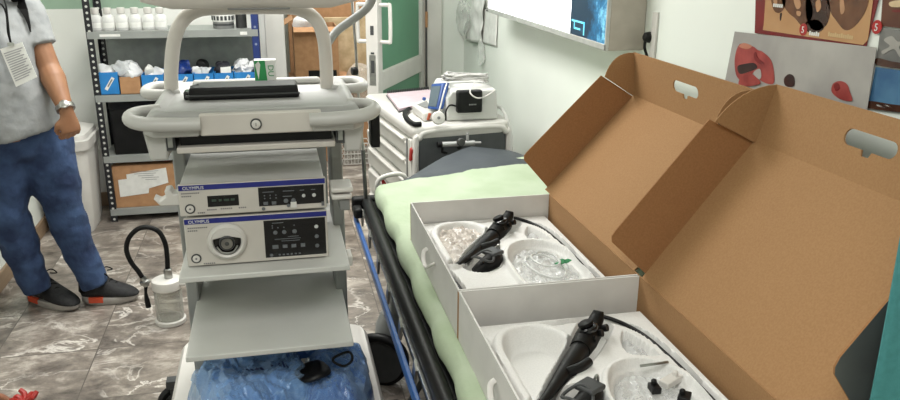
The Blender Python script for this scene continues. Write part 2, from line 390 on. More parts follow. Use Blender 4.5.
# ================================================================== CORRIDOR BOXES
def openbox(name, lo, hi, label, m, cat='box', t=.006, flaps=True, group=None):
    lo, hi = Vector(lo), Vector(hi); r = thing(name, label, cat, ((lo.x+hi.x)/2, (lo.y+hi.y)/2, lo.z), group)
    b = B().box(lo, (hi.x, hi.y, lo.z+t)).box(lo, (lo.x+t, hi.y, hi.z)).box((hi.x-t, lo.y, lo.z), hi).box((lo.x+t, lo.y, lo.z), (hi.x-t, lo.y+t, hi.z)).box((lo.x+t, hi.y-t, lo.z), (hi.x-t, hi.y, hi.z))
    obj('body', b, m, r)
    if flaps:
        for x0, sg in ((lo.x, -1),):
            f = B().obox((x0+sg*.05, (lo.y+hi.y)/2, hi.z+.03), (.05,0,sg*sg*.03), (0,(hi.y-lo.y)/2,0), (-.001*sg,0,.003)); obj('flap', f, m, r)
        f = B().obox(((lo.x+hi.x)/2, lo.y-.03, hi.z-.012), ((hi.x-lo.x)/2,0,0), (0,.03,.014), (0,-.001,.003)); obj('flap', f, m, r)
    return r
def closedbox(name, lo, hi, label, m, group=None, tape=True):
    lo, hi = Vector(lo), Vector(hi); r = thing(name, label, 'box', ((lo.x+hi.x)/2, (lo.y+hi.y)/2, lo.z), group)
    obj('body', B().box(lo, hi), m, r, bevel=.004)
    if tape:
        cx = (lo.x+hi.x)/2
        obj('tape', B().box((cx-.03, lo.y-.001, hi.z-.08), (cx+.03, lo.y, hi.z)).box((cx-.03, lo.y-.001, hi.z), (cx+.03, hi.y, hi.z+.001)), mat('tape', (176,146,104), .3), r)
    return r
closedbox('cardboard_box', (.10, 6.0, 0), (.56, 6.5, .62), 'brown cardboard box on the corridor floor carrying the open-topped box', CARDOUT)
ob_ = openbox('cardboard_box', (.145, 6.02, .62), (.47, 6.42, 1.02), 'open-topped brown cardboard box stacked upper in the corridor behind the cart', CARDOUT)
b = B().ell((.23, 6.16, 1.05), (.09,.06,.06), u=20, v=14).jitter(.04, 12, 3)
tag(obj('plastic_bag', b, CLEARBAG, loc=(.23,6.16,1.0)), 'crumpled clear plastic bag sticking out of the open corridor box', 'plastic bag')
tp = B().box((.24, 6.008, .655), (.45, 6.018, .705)); tp.jitter(.004, 40)
tag(obj('black_strip', tp, BLACK, loc=(.34,6.01,.66)), 'black strip lying along the foot of the open corridor box', 'strip')
b = B().box((.40, 6.47, .0), (.92, 6.51, 1.05)); tag(obj('cardboard_sheet', b, CARDPALE, loc=(.66,6.49,0), bevel=.002), 'tall pale cardboard sheet leaning in the corridor beside the boxes', 'cardboard')
b = B().box((.12, 6.56, .0), (.95, 6.72, 1.17)); tag(obj('cardboard_box', b, CARDOUT, loc=(.53,6.64,0), bevel=.004), 'tall dark brown cardboard box at the back of the corridor stack', 'box')
closedbox('cardboard_box', (.58, 6.03, 0), (.90, 6.32, .42), 'small brown cardboard box on the corridor floor beside the white wire crate', CARDOUT)
b = B().ell((.66, 6.2, .56), (.15,.1,.15), u=24, v=16).jitter(.06, 9, 5)
tag(obj('plastic_bag', b, clear('hazy_bag', (190,180,168), .35, .3), loc=(.66,6.2,.42)), 'hazy crumpled plastic bag on the small corridor box', 'plastic bag')
cr = thing('wire_crate', 'white wire crate with printed sheet on the corridor floor', 'crate', (.56, 5.9, 0))
b = B()
for i in range(8):
    x = .47 + i*.026; b.tube([(x,5.84,.01),(x,5.84,.17)], .003, 6); 
for z in (.01,.05,.09,.13,.17): b.tube([(.465,5.84,z),(.66,5.84,z),(.66,5.99,z),(.465,5.99,z)], .004, 6, closed=True)
obj('wire_frame', b, WHITE, cr); obj('printed_sheet', B().box((.475,5.848,.015),(.65,5.852,.15)), mat('newsprint', (190,186,178), .8, c2=(120,112,104), scale=70), cr)
# ================================================================== STEEL RACK
RX0, RX1, RY0, RY1 = -1.03, -.085, 4.85, 5.165
rk = thing('shelving_rack', 'slotted steel shelving rack with black and navy uprights by the rear wall', 'rack', ((RX0+RX1)/2, (RY0+RY1)/2, 0))
for x, y, sx, sy, m in ((RX0,RY0,1,1,PERFB),(RX0,RY1,1,-1,PERFB),(RX1,RY0,-1,1,PERFN),(RX1,RY1,-1,-1,PERFN)):
    b = B(); xs = sorted((x, x+sx*.038)); ys = sorted((y, y+sy*.002)); b.box((xs[0]-.001, ys[0], 0), (xs[1], ys[1], 1.62))
    xs2 = sorted((x, x+sx*.002)); ys2 = sorted((y, y+sy*.038)); b.box((xs2[0], ys2[0], 0), (xs2[1], ys2[1], 1.62))
    o = obj('upright', b, m, rk)
    # centre of the front flange as object origin so that the slot row follows the flange
    cx = (xs[0]+xs[1])/2; d = Vector((cx,y,0)) - ORG[rk.name]
    for v in o.data.vertices: v.co -= d
    o.location = d
SHELF_Z = (1.136, .775, .41, .08)
RACKGREY = mat('rack_shelf_grey', (150,153,150), .4, c2=(140,143,140), scale=6)
for z in SHELF_Z:
    b = B().box((RX0+.003, RY0+.003, z-.003), (RX1-.003, RY1-.003, z)).box((RX0+.003, RY0-.002, z-.04), (RX1-.003, RY0, z+.0)).box((RX0+.003, RY1-.005, z-.04), (RX1-.003, RY1-.003, z))
    s_ = obj('shelf', b, RACKGREY, rk)
    if z > 1:
        obj('price_strip', B().box((-.96, RY0-.004, z-.028), (-.85, RY0-.0021, z-.014)), PAPER, s_, label='white paper strip on the shelf edge')
        obj('price_strip', B().box((-.19, RY0-.004, z-.03), (-.15, RY0-.0021, z-.012)), PAPER, s_, label='white paper strip on the shelf edge')
obj('shade_sheet', B().box((RX0+.04, RY1+.002, .42), (RX1-.04, RY1+.005, 1.135)), mat('rack_shade_grey', (158,163,158), .6), rk)  # added sheet, its grey paints in the shade behind the shelves

# bottles on the top shelf
def bottle(x, label):
    y, z = 4.925, 1.136; r = thing('bottle', label, 'bottle', (x,y,z), 'white-capped bottles on the top shelf')
    obj('body', B().lathe([(.001,0),(.033,0),(.036,.006),(.036,.056),(.033,.075),(.023,.086),(.016,.09),(.016,.097)], (x,y,z)), BOTTLE, r)
    obj('cap', B().lathe([(.021,.094),(.022,.096),(.022,.124),(.0195,.127),(.001,.127)], (x,y,z)), WHITE, r)
    obj('bottle_label', B().lathe([(.0368,.016),(.0368,.045)], (x,y,z)), PAPER, r)
    return r
names = ['first white-capped translucent bottle on the top shelf, next to the black upright', 'second white-capped bottle from the black upright on the top shelf', 'third white-capped bottle from the black upright on the top shelf',
         'fourth white-capped bottle from the black upright on the top shelf', 'fifth white-capped bottle from the black upright on the top shelf', 'sixth and last white-capped bottle, beside the curved cart handle on the top shelf']
bt = bottle(-.985, names[0])
for x, n in zip((-.918,-.845,-.772,-.70,-.635), names[1:]): dup(bt, (x,4.925,1.136), n)
# tins at the right end of the top shelf
t = thing('jar', 'round jar with white label band and dark stripes on the top shelf', 'jar', (-.285,4.95,1.136))
obj('body', B().lathe([(.001,0),(.058,0),(.06,.004),(.06,.04),(.001,.04)], (-.285,4.95,1.136)), MIDGREY, t)
obj('lid', B().lathe([(.063,.04),(.065,.045),(.065,.085),(.06,.088),(.001,.088)], (-.285,4.95,1.136)), PAPER, t)
for a in (.018,): obj('stripe', B().lathe([(.0604,a),(.0612,a+.006),(.0604,a+.012)], (-.285,4.95,1.136)), DARKGREY, t)
b = B()
for k in range(9):
    a = PI+ k*PI/9 + .1; b.obox((-.285+.0655*math.cos(a), 4.95+.0655*math.sin(a), 1.136+.062), Vector((-math.sin(a),math.cos(a),0))*.007, Vector((math.cos(a),math.sin(a),0))*.0008, Z_*.012)
obj('print', b, DARKGREY, t)
b = B().lathe([(.001,0),(.03,0),(.032,.003),(.032,.088),(.001,.09)], (-.183,4.96,1.136)); tag(obj('canister', b, DARKSTEEL, loc=(-.183,4.96,1.136)), 'narrow dark grey canister between the round jar and navy upright', 'canister')
tag(obj('carton', B().box((-.15,4.93,1.136),(-.105,4.98,1.22)), PAPER, loc=(-.127,4.955,1.136), bevel=.002), 'small pale carton at the navy upright end of the top shelf', 'carton')

# blue part bins with contents on the second shelf
def part_bin(x0, x1, zt, label, m=BLUEBIN, picture=True):
    z = .775; y0, y1 = 4.858, 5.12; r = thing('storage_bin' if m is BLUEBIN else 'cardboard_tray', label, 'bin' if m is BLUEBIN else 'box', ((x0+x1)/2, 4.98, z))
    t = .004; b = B().box((x0,y0,z),(x1,y1,z+t)).box((x0,y0,z),(x0+t,y1,zt)).box((x1-t,y0,z),(x1,y1,zt)).box((x0+t,y0,z),(x1-t,y0+t,zt)).box((x0+t,y1-t,z),(x1-t,y1,zt))
    obj('body', b, m, r)
    if picture:
        c = Vector(((x0+x1)/2+.002, y0-.001, (z+zt)/2)); d = Vector((.55,0,.83)); p = Vector((.83,0,-.55)); L_ = min(.045, (x1-x0)*.42)
        g = obj('printed_syringe', B().obox(c, d*L_, p*.009, (0,-.0006,0)), PAPER, r)
        obj('printed_scale', B().obox(c+d*.005+Vector((0,-.0008,0)), d*L_*.6, p*.004, (0,-.0006,0)), MIDGREY, g)
    return r
part_bin(-1.018+.025, -.893, .905, 'blue storage bin with printed syringe beside the black upright')
part_bin(-.885, -.775, .875, 'open brown cardboard tray between two blue storage bins', CARDOUT, False)
part_bin(-.765, -.645, .884, 'blue storage bin half hidden behind the cart handle, beside the cardboard tray')
part_bin(-.60, -.478, .884, 'blue storage bin holding a dark blue bag')
part_bin(-.472, -.362, .884, 'blue storage bin holding white and black bags')
part_bin(-.356, -.248, .884, 'blue storage bin holding a dark bag and a white card')
part_bin(-.242, -.122, .886, 'blue storage bin heaped with frilly white plastic, next to the green carton')
def bag(c, r, m, label, seed, amp=.03, sc=22, name='plastic_bag', cat='plastic bag', u=26, v=16):
    b = B().ell(c, r, u=u, v=v).jitter(amp, sc, seed).jitter(amp*.3, sc*2.2, seed+9)
    return tag(obj(name, b, m, loc=(c[0],c[1],c[2]-r[2]), sharp=60), label, cat)
WBAG = mat('milky_bag', (232,233,234), .5, c2=(222,224,226), scale=20)
bag((-.95,4.95,.885), (.052,.07,.05), WBAG, 'white crumpled bag in the blue bin by the black upright', 1)
bag((-.83,4.95,.885), (.05,.08,.07), WBAG, 'tall white plastic bag standing in the brown cardboard tray', 2)
bag((-.86,4.9,.92), (.05,.03,.045), clear('thin_bag', fac=.4), 'thin clear bag leaning over the brown cardboard tray', 4)
bag((-.705,4.95,.875), (.055,.07,.035), WBAG, 'white crumpled bag in the blue bin behind the cart handle', 3)
bag((-.725,4.9,.905), (.022,.025,.035), PAPER, 'white tissue tuft poking up from the blue bin beside the cardboard tray', 8, .012)
bag((-.54,4.95,.895), (.058,.07,.05), mat('blue_bag', (32,60,132), .3, c2=(24,44,100), scale=30, bump=.4), 'dark blue crumpled bag in a blue bin', 5)
bag((-.43,4.93,.882), (.048,.06,.03), WBAG, 'white crumpled bag in the blue bin, under the black pouch', 6)
bag((-.425,4.98,.915), (.04,.04,.035), BLACK, 'round black pouch above the white bag in a blue bin', 7, .012)
bag((-.315,4.97,.895), (.05,.05,.045), mat('charcoal_bag', (58,58,66), .4, c2=(44,44,50), scale=25, bump=.4), 'charcoal bag in the blue bin beside the frilly white plastic', 9, .02)
tag(obj('card', B().obox((-.29,4.885,.885), (.03,0,.002), (0,.001,.0), (0,.006,.03)), PAPER, loc=(-.29,4.885,.86)), 'white card standing in the blue bin in front of the charcoal bag', 'card')
bag((-.185,4.95,.89), (.055,.07,.05), WBAG, 'frilly white crumpled plastic heaped in the last blue bin', 12, .035, 34)
# (the white and green carton stands on the cart tray, see below)
# third and fourth shelf
bx = thing('black_box', 'large black box filling the shelf below the blue bins', 'box', (-.72,4.99,.41))
obj('body', B().box((-.965,4.88,.41),(-.42,5.12,.71)), BLACK, bx, bevel=.006)
obj('lid', B().box((-.97,4.875,.68),(-.415,5.125,.725)), BLACKGLOSS, bx, bevel=.004)
bx = thing('black_box', 'second black box partly hidden behind the cart, on the third shelf', 'box', (-.25,4.99,.41))
obj('body', B().box((-.40,4.9,.41),(-.10,5.12,.66)), BLACK, bx, bevel=.006)
obj('lid', B().box((-.405,4.895,.64),(-.095,5.125,.675)), BLACKGLOSS, bx, bevel=.004)
cb = thing('cardboard_box', 'brown cardboard box with white shipping papers on the lowest rack shelf', 'box', (-.77,4.99,.08))
obj('body', B().box((-.995,4.87,.08),(-.53,5.13,.345)), CARDOUT, cb, bevel=.004)
lb = obj('shipping_paper', B().prism([(-.965,4.868,.15),(-.80,4.868,.165),(-.795,4.868,.195),(-.68,4.868,.225),(-.685,4.868,.32),(-.915,4.868,.29),(-.915,4.868,.262),(-.965,4.868,.258)], (0,-.001,0)), PAPER, cb, label='white shipping paper stuck on the front')
b = B()
for k in range(5):
    z = .305 - k*.013; b.box((-.89+.02*k,4.8662,z-.003),(-.73-.015*(k%3),4.8669,z-.0005))
obj('print_line', b, GREYTEXT, lb)
tag(obj('red_spool', B().lathe([(.001,0),(.02,0),(.024,.006),(.022,.018),(.001,.02)], (-.68,4.93,.346)), mat('dull_red', (150,60,48), .5), loc=(-.68,4.93,.346)), 'small dull red round spool on the brown box of the lowest shelf', 'spool')

# ================================================================== WASTE BIN
wb = thing('waste_bin', 'tall white plastic waste bin between the man and the rack', 'bin', (-1.16,4.85,0))
def rrect(cx, cy, hx_, hy_, r, z, n=5):
    out = []
    for sx, sy, a0 in ((1,1,0),(-1,1,PI/2),(-1,-1,PI),(1,-1,3*PI/2)):
        for k in range(n+1):
            a = a0 + k*PI/2/n; out.append(Vector((cx+sx*(hx_-r)+r*math.cos(a), cy+sy*(hy_-r)+r*math.sin(a), z)))
    return out
bc = (-1.208, 4.82)
b = B().ring_loft([rrect(*bc,.108,.14,.05,0.0), rrect(*bc,.118,.15,.05,.05), rrect(*bc,.14,.185,.05,.52)])
obj('body', b, WHITE, wb)
b = B().ring_loft([rrect(*bc,.138,.183,.05,.50), rrect(*bc,.152,.20,.055,.505), rrect(*bc,.157,.205,.055,.56), rrect(*bc,.145,.19,.05,.565), rrect(*bc,.14,.185,.05,.53)], cap=True)
obj('rim', b, WHITE, wb)
b = B().ring_loft([rrect(*bc,.14,.185,.05,.56), rrect(*bc,.135,.18,.05,.585), rrect(*bc,.09,.13,.04,.605)])
obj('lid', b, WHITE, wb)

# ================================================================== MAN
F2, L2 = Vector((.70,-.714,0)), Vector((.714,.70,0))      # chest faces F2, his left is L2
def ering(c, ax, ay, n=20): return [Vector(c) + Vector(ax)*math.cos(2*PI*k/n) + Vector(ay)*math.sin(2*PI*k/n) for k in range(n)]
man = thing('person', 'man in grey t-shirt, blue jeans and black sneakers standing by the left wall', 'person', (-1.0,3.62,0))
hipL, hipR = Vector((-1.0,3.66,.86)), Vector((-1.15,3.57,.86))
kneeL, ankL = at(63,206,y=3.63), at(90,279,y=3.66)
kneeR, ankR = at(8,212,y=3.57), at(36,287,y=3.63)
chest = Vector((-1.125,3.52,1.2)); waist = Vector((-1.085,3.555,.9)); shc = Vector((-1.13,3.51,1.40))
shL, shR = shc + L2*.185 + Vector((0,0,-.045)), shc - L2*.185 + Vector((0,0,-.045))
elL, wrL = at(49,68,y=3.58), at(66.5,111,y=3.47)
elR = shR + Vector((-.05,-.1,-.28)); wrR = elR + F2*.16 + Vector((.0,0,-.19))
# --- body (one continuous skin): head, neck, arms, trunk core, legs core
bb = B()
hd = shc + F2*.055 + Vector((0,0,.245))
bb.tube([shc+Vector((0,0,-.06)), shc+F2*.02+Vector((0,0,.08)), hd+Vector((0,0,-.06))], [.07,.055,.055], 14)
bb.ell(hd+Vector((0,0,.02)), (.076,.076,.098), u=20, v=14)                     # skull
bb.ell(hd+F2*.022+Vector((0,0,-.055)), (.06,.06,.06), u=16, v=12)             # jaw
bb.ell(hd+F2*.045+Vector((0,0,-.085)), (.028,.028,.022))                        # chin
bb.tube([hd+F2*.072+Vector((0,0,.02)), hd+F2*.098+Vector((0,0,-.028)), hd+F2*.078+Vector((0,0,-.035))], [.009,.015,.012], 8)   # nose
for s_ in (1,-1):
    bb.ell(hd+L2*s_*.078+F2*-.005+Vector((0,0,-.005)), (.012,.02,.03))
    bb.ell(hd+F2*.06+L2*s_*.035+Vector((0,0,.034)), (.022,.02,.009))           # brow
    bb.ell(hd+F2*.055+L2*s_*.038+Vector((0,0,-.03)), (.02,.02,.02))            # cheek
bb.tube([hd+F2*.074-L2*.022+Vector((0,0,-.058)), hd+F2*.084+Vector((0,0,-.055)), hd+F2*.074+L2*.022+Vector((0,0,-.058))], [.006,.009,.006], 8)
bb.ring_loft([ering(waist-Vector((0,0,.06)), L2*.14, F2*.09), ering(waist+Vector((0,0,.1)), L2*.14, F2*.09), ering(chest, L2*.15, F2*.095), ering(shc-Vector((0,0,.05)), L2*.15, F2*.07), ering(shc, L2*.08, F2*.05)])
def arm(sh, el, wr, hand_dir, palm_n, curl, ts=1, hs=1.0):
    bb.spline([sh, lerp(sh,el,.3), lerp(sh,el,.75), el, lerp(el,wr,.25), lerp(el,wr,.65), wr], [.058,.055,.047,.045,.05,.038,.028], 14, 4)
    hdv = Vector(hand_dir).normalized(); pn = Vector(palm_n).normalized(); sd = hdv.cross(pn).normalized()
    bb.ring_loft([ering(wr-hdv*.01, sd*.027*hs, pn*.021*hs, 14), ering(wr+hdv*.025*hs, sd*.034*hs, pn*.019*hs, 14), ering(wr+hdv*.06*hs, sd*.042*hs, pn*.017*hs, 14), ering(wr+hdv*.09*hs, sd*.041*hs, pn*.015*hs, 14)])
    for k, (off, ln) in enumerate(((.031,.074),(.0105,.084),(-.0105,.078),(-.031,.060))):
        p0 = wr + (hdv*.08 + sd*off*ts)*hs; pts = [p0]
        for jn in range(3):
            a = curl*(.45, 1.15, 1.7)[jn]*(1+.06*k); d = hdv*math.cos(a) + pn*math.sin(a); pts.append(pts[-1] + d*ln*hs*(.42,.32,.26)[jn])
        bb.tube([pts[0]-hdv*.012] + pts, [.0105*hs,.0105*hs,.0098*hs,.009*hs,.0075*hs], 8)
    t0 = wr + (hdv*.03 + sd*.028*ts)*hs; st = sd*ts
    bb.tube([t0-st*.012*hs, t0+(st*.018+hdv*.022+pn*.010)*hs, t0+(st*.022+hdv*.048+pn*.022)*hs, t0+(st*.012+hdv*.070+pn*.030)*hs], [.015*hs,.0125*hs,.0105*hs,.008*hs], 8)
hL = (at(75,146,y=3.47) - wrL)
arm(shL, elL, wrL, hL, (-.62,.75,.1), 1.0, -1, 1.0)
arm(shR, elR, wrR, (F2*.3+Vector((0,0,-1))), L2, .7)
for hip, kn, an in ((hipL,kneeL,ankL),(hipR,kneeR,ankR)):
    bb.spline([hip+Vector((0,0,.03)), lerp(hip,kn,.5), kn, lerp(kn,an,.4), lerp(kn,an,.8)], [.085,.075,.052,.048,.036], 12, 4)
obj('body', bb, SKIN, man, remesh=.0055, smooth=2)
EYE = mat('eye_white', (225,222,214), .3)
for s_ in (1,-1):
    e_ = obj('eye', B().ell(hd+F2*.066+L2*s_*.031+Vector((0,0,.012)), .0115), EYE, man)
    obj('iris', B().ell(hd+F2*.0745+L2*s_*.0315+Vector((0,0,.012)), .0052), HAIR, e_)
hb = B().ell(hd-F2*.014+Vector((0,0,.045)), (.088,.088,.09), u=22, v=16)
for v in hb.bm.verts:
    q = v.co - hd
    if q.dot(F2) > .045 and q.z < .09: v.co -= F2*(q.dot(F2)-.045)
    if q.z < -.02: v.co.z = hd.z - .02
obj('hair', hb, HAIR, man)
# --- t-shirt
sb = B()
hem = [ering(Vector((-1.078,3.565,.868)), L2*.186+Z_*.03, F2*.135-Z_*.008, 28), ering(Vector((-1.08,3.56,.90)), L2*.186+Z_*.02, F2*.138, 28), ering(waist+Vector((0,0,.12)), L2*.184, F2*.135, 28), ering(chest-Vector((0,0,.06)), L2*.188, F2*.132, 28), ering(chest+Vector((0,0,.06)), L2*.195, F2*.128, 28),
       ering(shc-Vector((0,0,.07)), L2*.185, F2*.105, 28), ering(shc-Vector((0,0,.015)), L2*.15, F2*.085, 28), ering(shc+Vector((0,0,.02)), L2*.085, F2*.07, 28)]
sb.ring_loft(hem)
for sh, el in ((shL,elL),(shR,elR)):
    sb.tube([sh-(el-sh)*.05 - (sh-shc)*.25, sh, lerp(sh,el,.35), lerp(sh,el,.62)], [.07,.078,.074,.07], 18)
so = obj('shirt', sb, SHIRT, man, remesh=.009, smooth=5)
# --- jeans
jb = B()
jb.ring_loft([ering((-1.08,3.595,.93), L2*.165, F2*.115), ering((-1.08,3.60,.85), L2*.172, F2*.125), ering((-1.075,3.61,.77), L2*.165, F2*.115), ering((-1.075,3.615,.715), L2*.10, F2*.075)])
def leg(hip, path, r):
    jb.spline([hip]+path, [r[0]]+r[1:], 18, 5)
leg(hipL, [at(50,165,y=3.64), at(60,195,y=3.63), kneeL+Vector((.0,0,0)), at(72,232,y=3.65), at(82,256,y=3.66), at(91,276,y=3.66), at(95,285,y=3.66)], [.112,.112,.092,.082,.078,.070,.066,.060])
leg(hipR, [at(3,165,y=3.57), at(6,195,y=3.57), kneeR, at(15,232,y=3.59), at(25,258,y=3.61), at(34,281,y=3.63), at(38,291,y=3.63)], [.112,.110,.092,.084,.082,.074,.066,.058])
# creases
jo = obj('jeans', jb, JEANS, man, remesh=.010, smooth=3)
tx = bpy.data.textures.new('crease', 'CLOUDS'); tx.noise_scale = .07
for o, st in ((jo,.022),(so,.014)):
    d = o.modifiers.new('crease', 'DISPLACE'); d.texture = tx; d.strength = st; d.mid_level = .5; d.texture_coords = 'GLOBAL'
# --- shoes
def shoe(heel, toe):
    heel, toe = Vector(heel), Vector(toe); d = (toe-heel); L_ = d.length; d.normalize(); s_ = Vector((-d.y, d.x, 0))
    P_ = lambda u, w, z: heel + d*(u*L_) + s_*w + Z_*z
    def outline(z, k, uu0=0., uu1=1.):
        pts = []
        for i in range(28):
            a = 2*PI*i/28; u = .5+.5*math.cos(a); wv = math.sin(a)
            wid = (.042 + .014*math.sin(PI*min(1,max(0,u*.9+.12))))*k
            pts.append(P_(uu0+(uu1-uu0)*u, wid*math.copysign(abs(wv)**.6, wv), z + (.008*max(0,u-.75)/.25 if z < .02 else 0.002*max(0,u-.8)/.2)))
        return pts
    sole = obj('sole', B().ring_loft([outline(.0,.9,.02,.97), outline(.012,1.05,-.02,1.01), outline(.032,1.05,-.02,1.01), outline(.038,1.0,0,1)]), SOLE, man, label='grey rubber sole')
    obj('heel_insert', B().obox(P_(.30, -.0545, .030), d*.032, s_*.006, Z_*.013), ORANGE, sole, label='orange heel insert')
    up = []
    for u, wl, wr_, h in ((-.03,.030,.030,.115),(.06,.046,.046,.14),(.22,.052,.052,.15),(.36,.052,.052,.135),(.5,.054,.054,.112),(.66,.056,.056,.09),(.82,.054,.054,.074),(.95,.040,.040,.058),(1.03,.014,.014,.04)):
        rg = []
        for k in range(16):
            a = PI*k/15; rg.append(P_(u, math.cos(a)*wl, .030 + (h-.030)*math.sin(a)**.7))
        up.append(rg)
    so_ = obj('shoe', B().ring_loft(up), SHOE, man, subd=1)
    sk_ = B().tube([P_(.12,0,.06), P_(.13,0,.12), P_(.13,0,.22)], [.046,.043,.042], 14); obj('sock', sk_, BLACKRUB, man)
    lb_ = B()
    for k in range(4):
        u = .34+.09*k; h = .138-.016*k
        lb_.spline([P_(u,-.024,h-.008), P_(u+.02,0,h+.006), P_(u+.04,.024,h-.012)], .003, 6, 4)
    c = P_(.36,0,.150)
    for sg in (1,-1): lb_.spline([c, c+s_*.03*sg+d*.02+Z_*.012, c+s_*.04*sg+d*.045-Z_*.005, c+s_*.015*sg+d*.03], .003, 6, 4)
    obj('laces', lb_, BLACKRUB, so_)
    b_ = B().ell(P_(.90,0,.052), (.03,.03,.012)); 
    
shoe(at(82,306,z=.0)+Vector((0,.05,0)), at(137,304,z=.0)+Vector((0,.05,0)))
shoe(at(29,301,z=.0)+Vector((0,.045,0)), at(75,316,z=.0)+Vector((0,.05,0)))
# watch on the left wrist
wd = (wrL-elL).normalized(); wc = lerp(elL,wrL,.93); wu = wd.orthogonal().normalized(); wv = wd.cross(wu)
wt = obj('wristwatch', B().lathe([(.036,-.01),(.038,-.009),(.038,.009),(.036,.01),(.030,.009),(.030,-.009)], wc, wd, 24), STEEL, man, label='steel wristwatch on the wrist')
cd = Vector((.25,-.95,.2)); cd = (cd - wd*cd.dot(wd)).normalized()
obj('watch_case', B().lathe([(.001,0),(.018,0),(.018,.007),(.015,.009),(.001,.009)], wc+cd*.033, cd), STEEL, wt)
# badge on a black cord (hangs from the neck)
bd = thing('name_badge', 'white printed name badge on black cord hanging on the man\'s chest', 'badge', at(18,68,y=3.42))
front = lambda px, py: at(px, py, y=3.41)
q = [front(0,49), front(22,42), front(37,77), front(16,87)]
bn = (q[1]-q[0]).cross(q[3]-q[0]).normalized()
obj('card', B().prism(q, bn*.002), PAPER, bd)
b = B()
for k in range(13):
    t = .14+k*.06; a_, c_ = lerp(q[0],q[3],t), lerp(q[1],q[2],t); e_ = .93-.25*((k*7)%5)/5
    p0, p1 = lerp(a_,c_,.08), lerp(a_,c_,e_); dn_ = (q[3]-q[0]).normalized()*.0022
    if bn.y > 0: off = -bn*.0012
    else: off = bn*.0032
    b.face([p0+off-dn_, p1+off-dn_, p1+off+dn_, p0+off+dn_])
obj('printed_text', b, mat('faint_print', (168,168,170), .8), bd)
nk = shc + Vector((0,0,.05))
cp = [nk + L2*.06 - F2*.03, nk+L2*.055+F2*.05-Z_*.02, front(5,2), front(9,32), front(11,44)]
obj('cord', B().spline(cp, .0035, 8), BLACKRUB, bd)
cp = [nk - L2*.06 - F2*.03, nk-L2*.055+F2*.06-Z_*.02, front(2,5), front(8,33), front(11,44)]
obj('cord', B().spline(cp, .0035, 8), BLACKRUB, bd)
obj('clip', B().obox(front(11,44)+Vector((0,-.003,0)), (.012,0,0), (0,.003,0), (0,0,.006)), STEEL, bd)
# backpack
bp_ = thing('backpack', 'black backpack worn by the man, strap over his left shoulder', 'backpack', chest-F2*.26-Vector((0,0,.2)))
c0 = chest - F2*.21
obj('pack', B().ring_loft([[p for p in ering(c0+Vector((0,0,z)), L2*a, F2*d_, 20)] for z, a, d_ in ((-.22,.08,.05),(-.2,.14,.075),(0,.155,.08),(.14,.14,.07),(.2,.09,.05))]), BLACKRUB, bp_)
bpy.context.view_layer.update()
def hit(px, py, off=.007):
    r = (Fv + Rv*((px-450)/FPX) - Uv*((py-200)/FPX)).normalized()
    dg = bpy.context.evaluated_depsgraph_get(); o_ = O.copy()
    for _ in range(12):
        ok, loc, nrm, idx, ob_, mtx = SC.ray_cast(dg, o_, r)
        if not ok: return at(px, py, y=3.45)
        if ob_.name.startswith('shirt'): return loc - r*off
        o_ = loc + r*.002
sL = [at(6,-24,y=3.47), hit(8,-8), hit(11,0), hit(19.5,9.5), hit(25,18), hit(28.5,26), hit(30,31), at(31.5,37,y=3.62)]
sR = [at(22,-21,y=3.50), hit(22.5,-8,.012), hit(25,0,.012), hit(28,9.5,.012), hit(29.5,18,.010), hit(30.8,26,.010), hit(31.2,31,.010), at(33,37,y=3.62)]
top = shc + L2*.11 - F2*.11 + Z_*.01
rings = [[top+L2*.03, top+L2*.03+Z_*.008, top-L2*.03+Z_*.008, top-L2*.03]] + [[b_, b_+Vector((0,-.008,.003)), a_+Vector((0,-.008,.003)), a_] for a_, b_ in zip(sL, sR)]
obj('strap', B().ring_loft(rings), BLACKRUB, bp_)

# ================================================================== SUCTION JAR ON THE FLOOR
jx, jy = -.528, 3.40
cj = thing('suction_jar', 'clear floor jar with white lid and looped black hose beside the cart', 'jar', (jx,jy,0))
obj('base_ring', B().lathe([(.001,.0),(.062,0),(.066,.004),(.066,.02),(.06,.024),(.001,.024)], (jx,jy,0), seg=28), WHITE, cj)
obj('glass', B().lathe([(.057,.022),(.058,.03),(.058,.175),(.056,.18)], (jx,jy,0), seg=28), CLEARJAR, cj, solid=.003)
obj('lid', B().lathe([(.001,.215),(.05,.214),(.062,.208),(.064,.20),(.064,.17),(.06,.166),(.001,.166)][::-1], (jx,jy,0), seg=28), WHITE, cj)
obj('spout', B().tube([(jx+.055,jy-.02,.19),(jx+.085,jy-.03,.192)], .011, 10), WHITE, cj)
obj('ferrule', B().lathe([(.017,0),(.018,.003),(.018,.045),(.014,.05),(.001,.05)], (jx+.01,jy+.0,.21), seg=16), STEEL, cj)
hp = [(jx+.01,jy,.25)] + [tuple(at(px,py,y=jy-.005)) for px, py in ((167,255),(165,243),(159,232),(149,227.5),(138,229),(129,238),(126.5,250),(131,262),(138,271),(142,277))]
obj('hose', B().spline(hp, .0105, 12, 6), BLACKRUB, cj)
e_ = at(144,281,y=jy-.005)
cn = obj('connector', B().lathe([(.001,0),(.013,0),(.016,.008),(.022,.012),(.022,.026),(.016,.03),(.013,.045),(.001,.045)], e_+Vector((.008,0,-.024)), (-.25,0,1), 14), STEEL, cj, label='metal screw connector')
g_ = at(147,300,y=jy-.005)
obj('black_tip', B().spline([e_+Vector((.006,0,-.02)), lerp(e_,g_,.6), g_, g_+Vector((.003,0,-.035))], [.009,.006,.011,.012], 10), BLACKRUB, cn)

